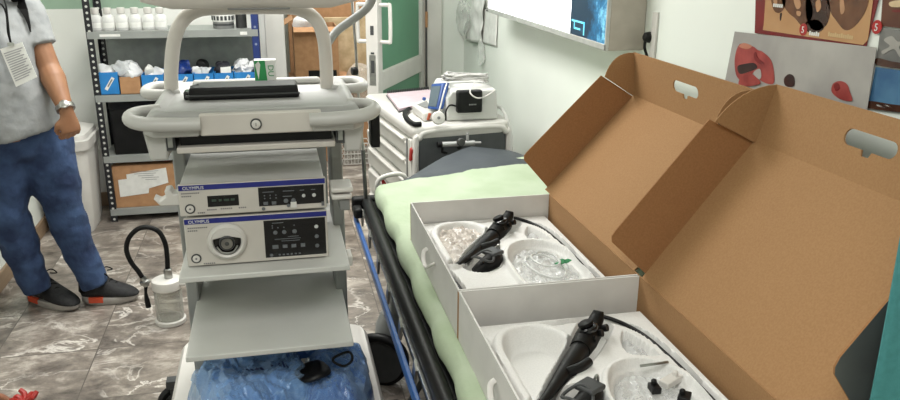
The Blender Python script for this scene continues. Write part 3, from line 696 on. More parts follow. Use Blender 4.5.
# ================================================================== ENDOSCOPY CART
ct = thing('equipment_cart', 'white rolling equipment cart with hoop handle, shelves and wide base', 'cart', (-.057,2.3,0))
CX0, CX1 = -.285, .168
FY = 2.03
def shelf_board(z, name='shelf', y0=FY, y1=2.59, x0=CX0, x1=CX1, th=.016):
    return obj(name, B().box((x0,y0,z-th),(x1,y1,z)), GREYWHITE, ct, bevel=.003)
shelf_board(.785); shelf_board(.565, y0=2.0)
for x0, x1 in ((-.312,-.276),(.148,.184)):
    obj('upright', B().box((x0,2.36,.255),(x1,2.52,1.175)), GREYPAINT, ct, bevel=.006)
obj('back_panel', B().box((-.276,2.585,.30),(.148,2.597,1.17)), GREYPAINT, ct)
# pull-out keyboard shelf; a black block stands in for the shaded gap above it
kb = obj('pull_out_shelf', B().box((-.258,2.05,1.118),(.142,2.44,1.134)), WARMWHITE, ct, bevel=.003)
obj('recess', B().box((-.25,2.075,1.134),(.135,2.44,1.172)), BLACK, kb, label='black block standing in for the shaded gap under the tray')
for x0 in (-.283,.146):
    r_ = obj('slide_bracket', B().box((x0,2.06,1.125),(x0+.022,2.2,1.178)), DARKGREY, kb)
    obj('slide', B().box((x0+.005,2.052,1.135),(x0+.017,2.06,1.165)), STEEL, r_)
# moulded tray top
ty = B().ring_loft([rrect(-.057,2.28,.235,.225,.03,1.164), rrect(-.057,2.28,.265,.238,.03,1.185), rrect(-.057,2.28,.268,.24,.03,1.214), rrect(-.057,2.28,.258,.23,.03,1.226), rrect(-.057,2.28,.243,.212,.03,1.226), rrect(-.057,2.28,.233,.203,.03,1.214)])
TRAYM = mat('tray_grey_white', (190,189,185), .42, c2=(182,181,177), scale=6)
TRAYD = mat('tray_grey', (164,164,161), .45, c2=(157,157,154), scale=6)
tray = obj('tray', ty, TRAYD, ct, sharp=50)
obj('drawer_front', B().box((-.195,2.030,1.166),(.108,2.05,1.222)), WARMWHITE, ct, bevel=.004)
lk_ = obj('lock_ring', B().lathe([(.001,0),(.0145,0),(.0145,.004),(.001,.004)], (-.057,2.030,1.193), (0,-1,0), 20), DARKGREY, ct)
obj('lock', B().lathe([(.001,0),(.011,0),(.011,.003),(.009,.004),(.001,.004)], (-.057,2.026,1.193), (0,-1,0), 20), WHITE, lk_)
obj('key_slot', B().box((-.058,2.0205,1.189),(-.056,2.022,1.197)), MIDGREY, lk_)
for sg in (-1, 1):
    X = lambda d: -.057 + sg*d
    # front and rear corner handles: thick loops standing out from the tray
    obj('corner_handle', B().spline([(X(.135),2.020,1.200),(X(.2),2.014,1.202),(X(.26),2.014,1.206),(X(.296),2.03,1.212),(X(.307),2.07,1.216),(X(.29),2.115,1.218),(X(.245),2.14,1.218)], [.0175,.0185,.0185,.018,.017,.015,.014], 14, 6, flat=.95), TRAYM, ct)
    obj('handle_web', B().prism([(X(.14),2.026,1.166),(X(.25),2.026,1.166),(X(.275),2.06,1.166),(X(.25),2.14,1.166),(X(.14),2.14,1.166)], (0,0,.03)), TRAYM, ct, bevel=.006)
    obj('corner_handle', B().spline([(X(.22),2.395,1.212),(X(.27),2.385,1.212),(X(.308),2.40,1.212),(X(.318),2.45,1.214),(X(.295),2.50,1.216),(X(.22),2.505,1.216)], [.014,.015,.016,.016,.015,.014], 14, 6), TRAYM, ct)
    obj('side_mount', B().prism([(X(.225),2.06,1.10),(X(.268),2.06,1.10),(X(.28),2.06,1.18),(X(.22),2.06,1.18)], (0,.1,0)), TRAYM, ct, bevel=.006)
    obj('rear_rim', B().box((X(.0),2.47,1.214),(X(.19),2.50,1.234)), TRAYM, ct, bevel=.008) if sg == 1 else None
obj('rear_rim', B().box((-.247,2.47,1.214),(-.057,2.50,1.234)), TRAYM, ct, bevel=.008)
hp = [(-.300,2.40,1.205),(-.294,2.40,1.28),(-.277,2.40,1.365),(-.252,2.40,1.415),(-.212,2.40,1.444),(-.15,2.40,1.452),(.03,2.40,1.452),(.088,2.40,1.442),(.127,2.40,1.412),(.145,2.40,1.36),(.149,2.40,1.28),(.148,2.40,1.205)]
obj('hoop_handle', B().spline(hp, .0198, 16, 6), WARMWHITE, ct)
# hanger arm rising from the hoop
ap = [at(327,44,y=2.405), at(337,31,y=2.43), at(352,20,y=2.43), at(364,11,y=2.43), at(371,2,y=2.43), at(374,-12,y=2.43), at(375,-50,y=2.43)]
ha = obj('hanger_arm', B().spline(ap, .0125, 12, 6), GREYPAINT, ct)
obj('hook', B().spline([ap[-1], ap[-1]+Vector((.02,0,.04)), ap[-1]+Vector((.06,0,.045)), ap[-1]+Vector((.075,0,.01))], .008, 10), GREYPAINT, ha)
# side hooks
for pts, y in (([(153,199),(160,202),(166,198),(164,191),(170,190),(173,195),(184,192),(184,205),(160,206)], 2.12),):
    obj('scope_hook', B().prism([at(px,py,y=y) for px, py in pts], (0,.05,0)), WHITE, ct, bevel=.003)
q_ = at(335,188,y=2.12)
for dz, ln in ((.008,.03),(-.012,.026)):
    obj('scope_hook', B().box((.128,2.07,q_.z+dz-.008),(.158+ln,2.16,q_.z+dz+.006)), WHITE, ct, bevel=.005)
obj('hook_block', B().box((.15,2.08,q_.z-.055),(.178,2.15,q_.z-.022)), MIDGREY, ct, bevel=.003)
obj('cable_clip', B().box((CX1,2.10,.752),(CX1+.014,2.16,.782)), WHITE, ct, bevel=.003)
q_ = at(374.5,128,y=2.18); obj('side_holder', B().box((q_.x-.014,2.15,q_.z-.05),(q_.x+.012,2.2,q_.z+.06)), BLACK, ct, bevel=.004)
# base with casters
bs = B().ring_loft([rrect(-.057,2.30,.30,.40,.06,.15), rrect(-.057,2.30,.328,.42,.07,.18), rrect(-.057,2.30,.33,.42,.07,.245), rrect(-.057,2.30,.318,.408,.06,.26)])
obj('base', bs, WHITE, ct, sharp=50)
def caster(parent, x, y, r, dirx=0, w=.03, m=MIDGREY, lab=None):
    d = Vector((math.cos(dirx), math.sin(dirx), 0)); 
    c = obj('caster', B().lathe([(.001,-w/2),(r*.72,-w/2),(r*.75,-w/2+.002),(r*.75,w/2-.002),(r*.72,w/2),(.001,w/2)], (x,y,r), d, 24), m, parent)
    obj('tyre', B().lathe([(r*.74,-w/2),(r*.95,-w/2),(r,-w/4),(r,w/4),(r*.95,w/2),(r*.74,w/2)], (x,y,r), d, 28), BLACKRUB, c)
    obj('fork', B().box((x-.02,y-.02,r*1.95),(x+.02,y+.02,r*2.3+.01)).obox(Vector((x,y,r*1.45))+d*(w/2+.006), d*.003, d.orthogonal().cross(d)*.0+Vector((-d.y,d.x,0))*.018, Z_*r*.6).obox(Vector((x,y,r*1.45))-d*(w/2+.006), d*.003, Vector((-d.y,d.x,0))*.018, Z_*r*.6), DARKGREY, c)
    return c
for x, y, a in ((-.425,2.62,-1.1),(.20,2.60,-1.3),(-.34,2.0,.3),(.22,2.0,.3)): caster(ct, x, y, .062, a)

# ---- processor and light source
def unit(name, label, x0, x1, y0, y1, z0, z1, px_split):
    r = thing(name, label, 'medical unit', ((x0+x1)/2, (y0+y1)/2, z0))
    obj('housing', B().box((x0+.004,y0+.012,z0+.004),(x1-.004,y1,z1-.002)), GREYWHITE, r, bevel=.003)
    fp = obj('front_panel', B().box((x0,y0,z0+.002),(x1,y0+.014,z1)), WARMWHITE, r, bevel=.003)
    bd_ = obj('blue_band', B().box((x0+.002,y0-.0012,z1-.016),(x1-.002,y0,z1-.002)), OLYBLUE, r)
    text('lettering', 'OLYMPUS', .0125, (x0+.012, y0-.0016, z1-.0135), X_, Z_, PAPER, bd_)
    pn = obj('control_panel', B().box((px_split,y0-.001,z0+.012 if z1-z0 > .1 else z0+.018),(x1-.006,y0+.0,z1-.019)), BLACKGLOSS, r, bevel=.0005)
    for k in range(4):
        obj('foot', B().lathe([(.001,0),(.012,0),(.01,.008),(.001,.008)], (x0+.03+(x1-x0-.06)*(k%2), y0+.04+(y1-y0-.08)*(k//2), z0-.002), (0,0,1), 12), BLACKRUB, r)
    return r, fp, pn
UX0, UX1, UY = -.266, .115, 2.095
lt, lfp, lpn = unit('light_source', 'lower white medical unit with round socket and black control panel', UX0, UX1, UY, 2.43, .787, .927, -.058)
pr, pfp, ppn = unit('video_processor', 'upper white medical unit with small display window, stacked on the light source', UX0-.006, UX1, UY, 2.43, .932, 1.022, -.066)
def dot(b, x, z, r, y=UY-.0015): b.lathe([(.001,0),(r,0),(r*.9,.0012),(.001,.0014)], (x,y,z), (0,-1,0), 14)
def rect(b, x, z, w, h, y=UY-.0018): b.box((x-w/2,y-.0006,z-h/2),(x+w/2,y+.0004,z+h/2))
GB = mat('panel_grey', (104,108,112), .5); LB = mat('panel_light', (206,208,206), .5)
def power(r, x, z):
    p = obj('power_ring', B().lathe([(.0105,0),(.0135,0),(.0135,.002),(.0105,.002)], (x,UY,z), (0,-1,0), 22), DARKGREY, r)
    obj('power_button', B().lathe([(.001,0),(.0105,0),(.0095,.003),(.001,.0035)], (x,UY,z), (0,-1,0), 20), WHITE, p)
    obj('power_mark', B().lathe([(.0018,.0036),(.0028,.0036),(.0028,.004),(.0018,.004)], (x,UY,z), (0,-1,0), 12), GREYTEXT, p)
power(pr, -.245, .955); power(lt, -.242, .812)
# display window
dw = obj('display_window', B().box((-.199,UY-.0012,.957),(-.118,UY,.988)), BLACKGLOSS, pr, bevel=.0008)
b = B()
for i, w_ in enumerate((.012,.007,.014,.01)): rect(b, -.182+i*.016, .975, w_, .006)
obj('display_digits', b, mat('dim_green_led', (56,74,62), .5), dw)
def prints(fp, rows):
    for x, z, n in rows:
        b = B()
        for k in range(n): rect(b, x+k*.0052, z, .0035, .0034, UY-.0004)
        obj('printed_text', b, GREYTEXT, fp)
prints(pfp, [(-.262,.998,9),(-.262,.990,5),(-.20,.949,5),(-.165,.950,6),(-.118,.95,4),(-.225,.942,3),(-.215,.942,2)])
prints(lfp, [(-.255,.9,10),(-.255,.892,5),(-.222,.795,6)])
def controls(pn, x0, dots, rects, light):
    for x, z, r in dots:
        b = B(); dot(b, x, z, r); obj('button' if r > .004 else 'indicator', b, GB, pn)
    for x, z, w, h in rects:
        b = B(); rect(b, x, z, w, h); obj('key' if h > .003 else 'printed_line', b, GB, pn)
    for x, z, r in light:
        b = B(); dot(b, x, z, r, UY-.002); obj('button', b, LB, pn, label='pale grey button')
controls(ppn, 0, [(x_,.962,.0065) for x_ in (.006,.026)] + [(-.05,.98,.002),(-.035,.98,.002),(-.05,.972,.002),(-.035,.972,.002),(-.02,.98,.002),(-.02,.972,.002),(.012,.948,.005),(-.055,.943,.005)],
         [(-.048,.958,.012,.009),(-.026,.958,.012,.009),(.014,.99,.03,.002),(-.04,.99,.03,.002),(.01,.975,.024,.002),(.05,.99,.012,.002),(.08,.99,.012,.002),(.105,.948,.008,.012)], [(.054,.974,.005),(.082,.974,.0055)])
b = B(); b.box((.018,UY-.004,.942),(.034,UY-.0008,.958)); obj('white_key', b, PAPER, ppn)
controls(lpn, 0, [(-.028,.872,.006),(-.004,.872,.006),(.024,.872,.0065),(.084,.853,.006),(.084,.825,.006),(-.042,.806,.005),(-.035,.886,.002),(-.02,.886,.002),(-.004,.886,.002),(-.035,.892,.002),(.024,.89,.002)],
         [(-.03,.83,.016,.011),(-.004,.83,.013,.01),(.02,.83,.013,.01),(.045,.83,.012,.011),(-.02,.9,.03,.002),(.01,.852,.06,.0015),(.012,.846,.05,.0015),(.02,.858,.03,.0015),(-.025,.852,.012,.002)] + [(-.02+k*.011,.806,.006,.004) for k in range(6)], [(.084,.882,.0055)])
# round scope socket
sx_, sz_ = -.157, .858
sk = obj('socket_ring', B().lathe([(.036,0),(.052,0),(.053,.004),(.050,.012),(.043,.017),(.038,.014),(.036,.004)], (sx_,UY,sz_), (0,-1,0), 36), WHITE, lt, label='white round socket surround')
obj('socket_recess', B().lathe([(.001,.001),(.037,.001),(.037,.005),(.030,.006),(.001,.006)], (sx_,UY,sz_), (0,-1,0), 32), BLACKGLOSS, sk)
hd_ = [Vector((sx_+.044*math.cos(a), UY-.016, sz_+.044*math.sin(a))) for a in [PI*k/16 for k in range(17)]] + [Vector((sx_-.036, UY-.016, sz_+.010)), Vector((sx_, UY-.016, sz_+.018)), Vector((sx_+.036, UY-.016, sz_+.010))]
obj('socket_hood', B().prism(hd_, (0,.012,0)), WHITE, sk, bevel=.002)
obj('socket', B().lathe([(.001,.004),(.021,.004),(.021,.020),(.018,.022),(.016,.017),(.010,.016),(.009,.022),(.005,.024),(.001,.024)], (sx_,UY,sz_-.001), (0,-1,0), 28), DARKGREY, sk)
obj('socket_chrome', B().lathe([(.013,.02),(.0155,.02),(.0155,.0235),(.013,.0235)], (sx_,UY,sz_-.001), (0,-1,0), 28), STEEL, sk)
obj('socket_chrome', B().spline([(sx_-.027,UY-.012,sz_-.012),(sx_-.016,UY-.014,sz_-.027),(sx_,UY-.014,sz_-.031),(sx_+.016,UY-.014,sz_-.027),(sx_+.027,UY-.012,sz_-.012)], .0026, 8), STEEL, sk)

# ---- black case on the tray
zt = 1.214
cs = thing('keyboard', 'flat black keyboard folded in its cover lying on the cart tray', 'keyboard', (-.085,2.32,zt))
obj('cover', B().prism([(-.243,2.255,zt),(.062,2.255,zt),(.062,2.355,zt),(-.220,2.355,zt)], (0,0,.036), .97), BLACK, cs, bevel=.007)
obj('cover_lip', B().prism([(-.246,2.251,zt+.012),(.063,2.251,zt+.012),(.063,2.257,zt+.012),(-.246,2.257,zt+.012)], (0,0,.004)), DARKGREY, cs)
obj('hinge_notch', B().box((-.253,2.27,zt),(-.230,2.31,zt+.024)), BLACKGLOSS, cs, bevel=.004)
obj('end_clip', B().obox((-.225,2.31,zt+.034), (.012,0,.004), (0,.008,0), (0,0,.003)), MIDGREY, cs)

g0, g1 = at(255,79,y=2.43), at(275.5,60,y=2.43)
gc = thing('carton', 'small white and green carton lettered DU on the cart tray behind the keyboard', 'carton', ((g0.x+g1.x)/2,2.45,1.226))
gz0, gz1 = 1.2265, g1.z; gxm = g0.x*.42+g1.x*.58
obj('body', B().box((g0.x,2.43,gz0),(g1.x,2.468,gz1)), PAPER, gc, bevel=.001)
obj('green_print', B().prism([(g0.x+.0005,2.4295,gz0),(gxm,2.4295,gz0),(gxm-.005,2.4295,gz1-.001),(g0.x+.0005,2.4295,gz1-.001)], (0,-.0005,0)), mat('green_ink', (46,148,84), .5), gc, label='green printed area')
obj('white_chevron', B().prism([(g0.x+.003,2.4289,gz1-.012),(g0.x+.013,2.4289,gz1-.002),(g0.x+.018,2.4289,gz1-.012),(g0.x+.011,2.4289,gz0+.012)], (0,-.0004,0)), PAPER, gc)
text('lettering', 'DU', .024, (gxm+.003,2.4292,gz1-.014), (0,0,-1), (1,0,0), mat('green_ink_2', (46,148,84), .5), gc)

# ---- monitor above the hoop
mo = thing('monitor', 'large white medical monitor above the cart hoop, only its bottom edge showing', 'monitor', (-.05,2.36,1.456))
mb = B().ring_loft([rrect(-.052,2.34,.22,.02,.015,1.456), rrect(-.052,2.34,.295,.028,.02,1.475), rrect(-.052,2.34,.305,.028,.02,1.50), rrect(-.052,2.34,.305,.028,.02,1.83), rrect(-.045,2.34,.27,.022,.018,1.85)])
obj('housing', mb, WARMWHITE, mo, sharp=60)
obj('screen', B().box((-.30,2.308,1.52),(.21,2.313,1.82)), BLACKGLOSS, mo)
obj('bottom_plate', B().box((-.12,2.318,1.4525),(.05,2.36,1.458)), MIDGREY, mo, bevel=.002)
obj('neck', B().box((-.10,2.365,1.47),(.02,2.40,1.56)).box((-.09,2.39,1.455),(.01,2.41,1.53)), GREYPAINT, mo, bevel=.004)

# ---- blue wrapped packages on the base
def package(name, label, c, ax, ay, h, m, seed, pw=4.5, corner=None, amp=.02):
    c, ax, ay = Vector(c), Vector(ax), Vector(ay); r = thing(name, label, 'package', c)
    b = B()
    def fn(u, v):
        x, y = u*2-1, v*2-1; e = max(0, (1-abs(x)**pw))*max(0, (1-abs(y)**pw)); p = c + ax*x + ay*y + Z_*(h*e**.55)
        n_ = noise.noise_vector(p*9 + Vector((seed,seed*2,0))); f_ = .55*(1-abs(noise.noise(Vector((p.x*13+p.y*9,p.y*11-p.x*8,p.z*6))+Vector((seed,0,seed))))*2.2) + .35*(1-2*abs(noise.noise(p*34+Vector((0,seed,0)))))
        k = min(1, e*3)
        p += n_*amp*.6*k + Z_*(f_*amp*1.5*k)
        if corner and x > .55: p += Vector(corner)*((x-.55)/.45)**2*(1-abs(y)*.8)
        p.z = max(p.z, c.z+.001)
        return p
    b.grid(fn, 90, 70); obj('wrapped_gown', b, m, r, sharp=30)
    return r, fn
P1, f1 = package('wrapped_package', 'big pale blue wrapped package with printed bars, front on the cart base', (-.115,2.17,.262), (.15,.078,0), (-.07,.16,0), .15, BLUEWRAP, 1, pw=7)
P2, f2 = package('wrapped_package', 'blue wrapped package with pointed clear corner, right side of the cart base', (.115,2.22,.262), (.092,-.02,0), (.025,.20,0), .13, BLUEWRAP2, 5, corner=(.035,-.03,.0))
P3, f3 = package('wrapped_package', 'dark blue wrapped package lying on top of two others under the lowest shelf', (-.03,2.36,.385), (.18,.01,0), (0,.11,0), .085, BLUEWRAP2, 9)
# film over the front package, sheen sheets
def film(parent, f, off, u0, u1, v0, v1, seed):
    def g(u, v):
        p = f(u0+(u1-u0)*u, v0+(v1-v0)*v); n_ = noise.noise_vector(p*24 + Vector((seed,0,0)))
        return p + Z_*(off+.010*abs(n_.x)) + Vector((0,-.004,0)) + n_*.007
    obj('clear_wrap', B().grid(g, 44, 34), clear('blue_film', (170,200,235), .22, .08, (215,232,250)), parent, sharp=18)
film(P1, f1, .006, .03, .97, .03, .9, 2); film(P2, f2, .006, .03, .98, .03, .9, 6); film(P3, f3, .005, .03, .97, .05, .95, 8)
b = B()
for k in range(10):
    u = .40+.032*k; v = .46-.018*k; p, q, s_ = f1(u,v)+Z_*.012, f1(u+.004,v-.055)+Z_*.012, f1(u+.018,v-.002)+Z_*.012
    b.face([p, q, q+(s_-p), s_])
obj('printed_bars', b, mat('print_navy', (26,40,88), .6), P1)
bk = [at(px,py,y=2.10) for px, py in ((288,372),(305,362),(325,366),(338,378),(322,388),(300,392))]
b = B().spline([at(335,357,y=2.08), at(349,352,y=2.06), at(352,360,y=2.05), at(344,366,y=2.06), at(334,362,y=2.08)], .004, 8, 6, closed=True)
tag(obj('cable_loop', b, BLACKRUB, loc=(.15,2.07,.40)), 'small black cable loop poking from the blue packages', 'cable')
b = B().ell(at(312,372,y=2.10), (.055,.05,.016), Matrix.Rotation(-.5,3,'Z')).jitter(.02, 16, 4)  # black lump painting the shaded gap between the packages
tag(obj('gap_filler', b, BLACK, loc=at(312,378,y=2.10)), 'black filler standing in for the dark gap between the blue wrapped packages', 'pouch')

# ================================================================== BED
MZ = .716
bed = thing('hospital_stretcher', 'hospital stretcher with black and blue side rails along the right wall', 'stretcher', (.74,1.8,0))
MATT = mat('slate_vinyl', (66,72,78), .5, c2=(58,64,70), scale=8, bump=.1)
obj('mattress', B().box((.372,.36,.63),(1.14,2.98,.708)), MATT, bed, bevel=.02)
hm = B()
prof = [[(.35,2.95,.63),(.35,2.95,.70),(.40,2.96,.712),(.75,2.96,.714),(1.10,2.96,.712),(1.15,2.95,.70),(1.15,2.95,.63)],
        [(.47,3.05,.64),(.48,3.04,.715),(.58,3.08,.738),(.80,3.12,.755),(1.03,3.1,.745),(1.13,3.1,.71),(1.13,3.1,.63)],
        [(.60,3.16,.64),(.61,3.15,.735),(.68,3.20,.762),(.82,3.26,.767),(1.0,3.22,.755),(1.12,3.2,.715),(1.12,3.2,.63)],
        [(.74,3.27,.64),(.75,3.27,.745),(.78,3.29,.762),(.83,3.32,.77),(.99,3.28,.755),(1.11,3.24,.72),(1.11,3.24,.63)]]
hm.ring_loft(prof); obj('head_section', hm, MATT, bed, bevel=.008, label='bare slate vinyl head end, slightly raised')
fr = B().box((.325,.4,.56),(.385,2.98,.60)).box((1.12,.4,.56),(1.16,2.98,.62)).box((.34,.42,.585),(1.13,2.96,.63))
obj('deck_frame', fr, DARKGREY, bed)
br_ = obj('side_rail', B().tube([(.335,.4,.645),(.325,3.0,.645)], .022, 14).tube([(.357,.4,.632),(.347,3.0,.632)], .018, 12), BLACK, bed, label='black padded side rail')
gl = B()
gl.box((.302,.4,.612),(.310,2.98,.622)); obj('rail_groove', gl, STEEL, br_)
bl = obj('blue_rail', B().obox((.287,1.715,.57), (.007,0,0), (-.008,1.315,0), (0,0,.015)), mat('blue_enamel', (42,92,160), .35), bed, bevel=.003)
for k in range(11):
    y = .55+k*.24; obj('rail_strut', B().obox((.300,y,.595), (.004,0,0), (0,.011,.01), (0,-.014,.028)), STEEL, bl)
obj('end_bumper', B().box((.265,2.985,.60),(.415,3.03,.665)).box((.265,2.92,.60),(.30,2.99,.64)), BLACKRUB, bed, bevel=.01)
lp = [at(px,py,y=3.04) for px, py in ((380,200),(377,188),(379,180),(386,176),(396,174),(403,175),(407,180))]
obj('head_handle', B().spline(lp, .0095, 10, 6), WHITE, bed, label='white tube handle at the head end')
q_ = at(386,186,y=3.035); obj('red_tag', B().prism([at(px,py,y=3.035) for px, py in ((381,180),(384,180),(388,186),(396,183),(395,188),(384,191))], (0,.008,0)), RED, bed)
# IV pole rising from the head corner
ivp = [Vector((.316,2.985,.60)), at(366,203,y=2.985), at(363,150,y=2.985), at(358.5,95,y=2.985), at(355.5,45,y=2.985), at(352,0,y=2.985), at(350,-40,y=2.985)]
iv = obj('iv_pole', B().spline(ivp, .0052, 10, 3), STEEL, bed, label='thin steel drip pole')
obj('pole_sleeve', B().tube([ivp[0], ivp[1], ivp[2]], .008, 10), DARKSTEEL, iv)
obj('pole_knob', B().lathe([(.001,0),(.014,0),(.016,.006),(.014,.02),(.001,.022)], at(357,71,y=2.97), (-1,-.3,0), 14), BLACK, iv)
q_ = at(354,104,y=2.985); obj('pole_clamp', B().box((q_.x-.045,2.96,q_.z-.02),(q_.x+.02,3.0,q_.z+.0)).box((q_.x+.02,2.965,q_.z-.01),(q_.x+.05,2.995,q_.z+.012)), DARKGREY, iv, bevel=.004)
obj('pole_hook', B().spline([ivp[-1], ivp[-1]+Vector((.01,0,.05)), ivp[-1]+Vector((.05,0,.06)), ivp[-1]+Vector((.06,0,.03))], .004, 8), STEEL, iv)
for x, y in ((.40,2.74),(1.05,2.75),(.42,.75),(1.05,.75)):
    obj('leg', B().box((x-.03,y-.04,.24),(x+.03,y+.04,.57)), GREYPAINT, bed, bevel=.006)
obj('lower_frame', B().box((.40,.7,.26),(.46,2.8,.31)).box((1.0,.7,.26),(1.06,2.8,.31)).box((.44,2.66,.26),(1.02,2.74,.31)).box((.44,.76,.26),(1.02,.82,.31)), DARKGREY, bed, bevel=.004)
def bed_wheel(x, y, r, hs):
    c = obj('caster_wheel', B().lathe([(.001,-.024),(r*.83,-.024),(r*.86,-.02),(r*.86,.02),(r*.83,.024),(.001,.024)], (x,y,r), (-.45,-.89,0), 32), DARKGREY, bed)
    obj('tyre', B().lathe([(r*.85,-.022),(r*.97,-.02),(r,-.01),(r,.01),(r*.97,.02),(r*.85,.022)], (x,y,r), (-.45,-.89,0), 36), BLACKRUB, c)
    if hs:
        d = Vector((-.45,-.89,0)); s_ = Vector((.89,-.45,0))
        pts = [Vector((x,y,r)) + d*.03 + s_*r*1.02*math.cos(a) + Z_*r*1.02*math.sin(a) for a in [.25*PI+PI*.55*k/8 for k in range(9)]]
        obj('fender', B().tube(pts, .019, 10), BLACK, c, label='black curved fender')
        obj('swivel_housing', B().lathe([(.001,0),(.055,0),(.05,.05),(.036,.085),(.03,.10),(.001,.10)], (x+.03,y+.03,r*2-.02), (0,0,1), 20), GREYPAINT, c, label='grey swivel housing')
bed_wheel(.335, 2.69, .105, True); bed_wheel(1.02,2.69,.105,False); bed_wheel(.42,.8,.105,False); bed_wheel(1.02,.8,.105,False)
obj('brake_pedal', B().box((.30,2.28,.06),(.36,2.42,.10)), BLACKRUB, bed, bevel=.012)
obj('brake_bar', B().tube([(.36,2.35,.08),(.43,2.35,.20),(.43,2.35,.28)], .012, 8), DARKGREY, bed)

# green sheet over the mattress
def sheet_pt(u, v):
    prof_ = [(.357,.655),(.352,.682),(.358,.703),(.372,.7175),(.40,.7195),(.7,.7205),(1.05,.7195),(1.14,.717),(1.162,.70),(1.165,.655)]
    cum = [0,.03,.06,.10,.17,.5,.83,.92,.96,1.0]
    k = max(i for i in range(9) if cum[i] <= u+1e-9); k = min(k, 8); t = (u-cum[k])/(cum[k+1]-cum[k])
    x = prof_[k][0]*(1-t)+prof_[k+1][0]*t; z = prof_[k][1]*(1-t)+prof_[k+1][1]*t
    yfar = 2.97 + max(0, (x-.38))*.30; yfar = min(yfar, 3.2)
    y = .37 + (yfar-.37)*v
    if y > 2.93: z += max(0,(y-2.93))*.13*min(1,max(0,(x-.4)*2.5))
    inside = 1 if .40 < x < 1.1 and y < 2.42 else 0
    w_ = noise.noise(Vector((x*5, y*7, 1)))*.5 + noise.noise(Vector((x*16+y*6, y*15, 4)))*.35
    amp = (.0008 if inside else .006) if x > .38 else .005
    if x < .375: x += w_*.010 + .004*math.sin(y*21); 
    return Vector((x, y, z + abs(w_)*amp + .0015))
sh_ = obj('bed_sheet', B().grid(sheet_pt, 44, 150), GREENSHEET, None, loc=(.74,1.7,.71), sharp=180)
tag(sh_, 'pale green cloth sheet spread over the stretcher mattress', 'sheet')

# ================================================================== CARTONS WITH ENDOSCOPES
def two_side(o, m2, ndir):
    o.data.materials.append(m2); nd = Vector(ndir)
    for p in o.data.polygons:
        if p.normal.dot(nd) > .5: p.material_index = 1
def sdist(px, py, poly):
    d = 1e9; ins = False; n = len(poly)
    for i in range(n):
        x1, y1 = poly[i]; x2, y2 = poly[(i+1)%n]
        ex_, ey_ = x2-x1, y2-y1; wx, wy = px-x1, py-y1
        t = max(0, min(1, (wx*ex_+wy*ey_)/(ex_*ex_+ey_*ey_+1e-12))); d = min(d, (wx-ex_*t)**2+(wy-ey_*t)**2)
        if (y1 > py) != (y2 > py) and px < (x2-x1)*(py-y1)/(y2-y1)+x1: ins = not ins
    d = math.sqrt(d); return -d if ins else d
def pdist(px, py, path):
    d = 1e9
    for (x1, y1), (x2, y2) in zip(path, path[1:]):
        ex_, ey_ = x2-x1, y2-y1; t = max(0, min(1, ((px-x1)*ex_+(py-y1)*ey_)/(ex_*ex_+ey_*ey_+1e-12)))
        d = min(d, (px-x1-ex_*t)**2+(py-y1-ey_*t)**2)
    return math.sqrt(d)
def cr2(pts, closed=True, sub=5):
    P_, _ = smooth_path([(a, b, 0) for a, b in pts], 1, sub, closed); return [(p.x, p.y) for p in P_]
PA = cr2([(.437,2.13),(.440,2.22),(.470,2.285),(.53,2.305),(.585,2.285),(.615,2.22),(.575,2.15),(.515,2.065),(.447,1.965)])
PB = cr2([(.605,1.93),(.612,2.0),(.645,2.075),(.70,2.105),(.755,2.085),(.79,2.03),(.800,1.92),(.79,1.80),(.76,1.765),(.66,1.765),(.61,1.80)])
PC = cr2([(.722,2.205),(.755,2.255),(.782,2.20),(.792,2.125),(.75,2.128),(.715,2.15)])
PD = cr2([(.475,1.975),(.53,2.045),(.60,2.045),(.585,1.96),(.545,1.925),(.50,1.93)])
VAL = [(.455,1.985),(.60,2.155),(.70,2.285)]
GRO = cr2([(.52,2.318),(.62,2.318),(.70,2.322),(.765,2.285),(.805,2.20),(.815,2.0),(.812,1.74)], False)
GLE = cr2([(.425,2.27),(.422,2.1),(.425,1.98),(.437,1.90),(.448,1.75)], False)
def sst(t): t = max(0, min(1, t)); return t*t*(3-2*t)
FZ = .788
def foam_z(x, y):
    e = .006
    d = 0
    da = sdist(x, y, PA); d = max(d, .042*sst(-(da+.014)/.02))
    db = sdist(x, y, PB); d = max(d, .046*sst(-(db+.012)/e), .012*sst(-db/e))
    dc = sdist(x, y, PC); d = max(d, .040*sst(-(dc+.006)/e))
    dd = sdist(x, y, PD); d = max(d, .046*sst(-dd/e))
    dv = pdist(x, y, VAL); w_ = .016+.026*sst((x-.5)/.17); d = max(d, .045*sst((w_-dv)/e))
    dg = pdist(x, y, GRO); d = max(d, .03*sst((.0105-dg)/.004))
    dl = pdist(x, y, GLE); d = max(d, .04*sst((.008-dl)/.004))
    rp = max(sst((.016-abs(da+.004))/.010), sst((.014-abs(db-.002))/.008))
    rp = rp*(1-sst((w_+.004-dv)/e))*(1-sst((.016-dg)/.004))
    return FZ - .009 - d + .013*rp*(1-min(1,d/.02))
NXF, NYF = 116, 170
FX0, FX1, FY0, FY1 = .398, .836, 1.70, 2.335
FG = [[foam_z(FX0+(FX1-FX0)*i/NXF, FY0+(FY1-FY0)*j/NYF) for j in range(NYF+1)] for i in range(NXF+1)]
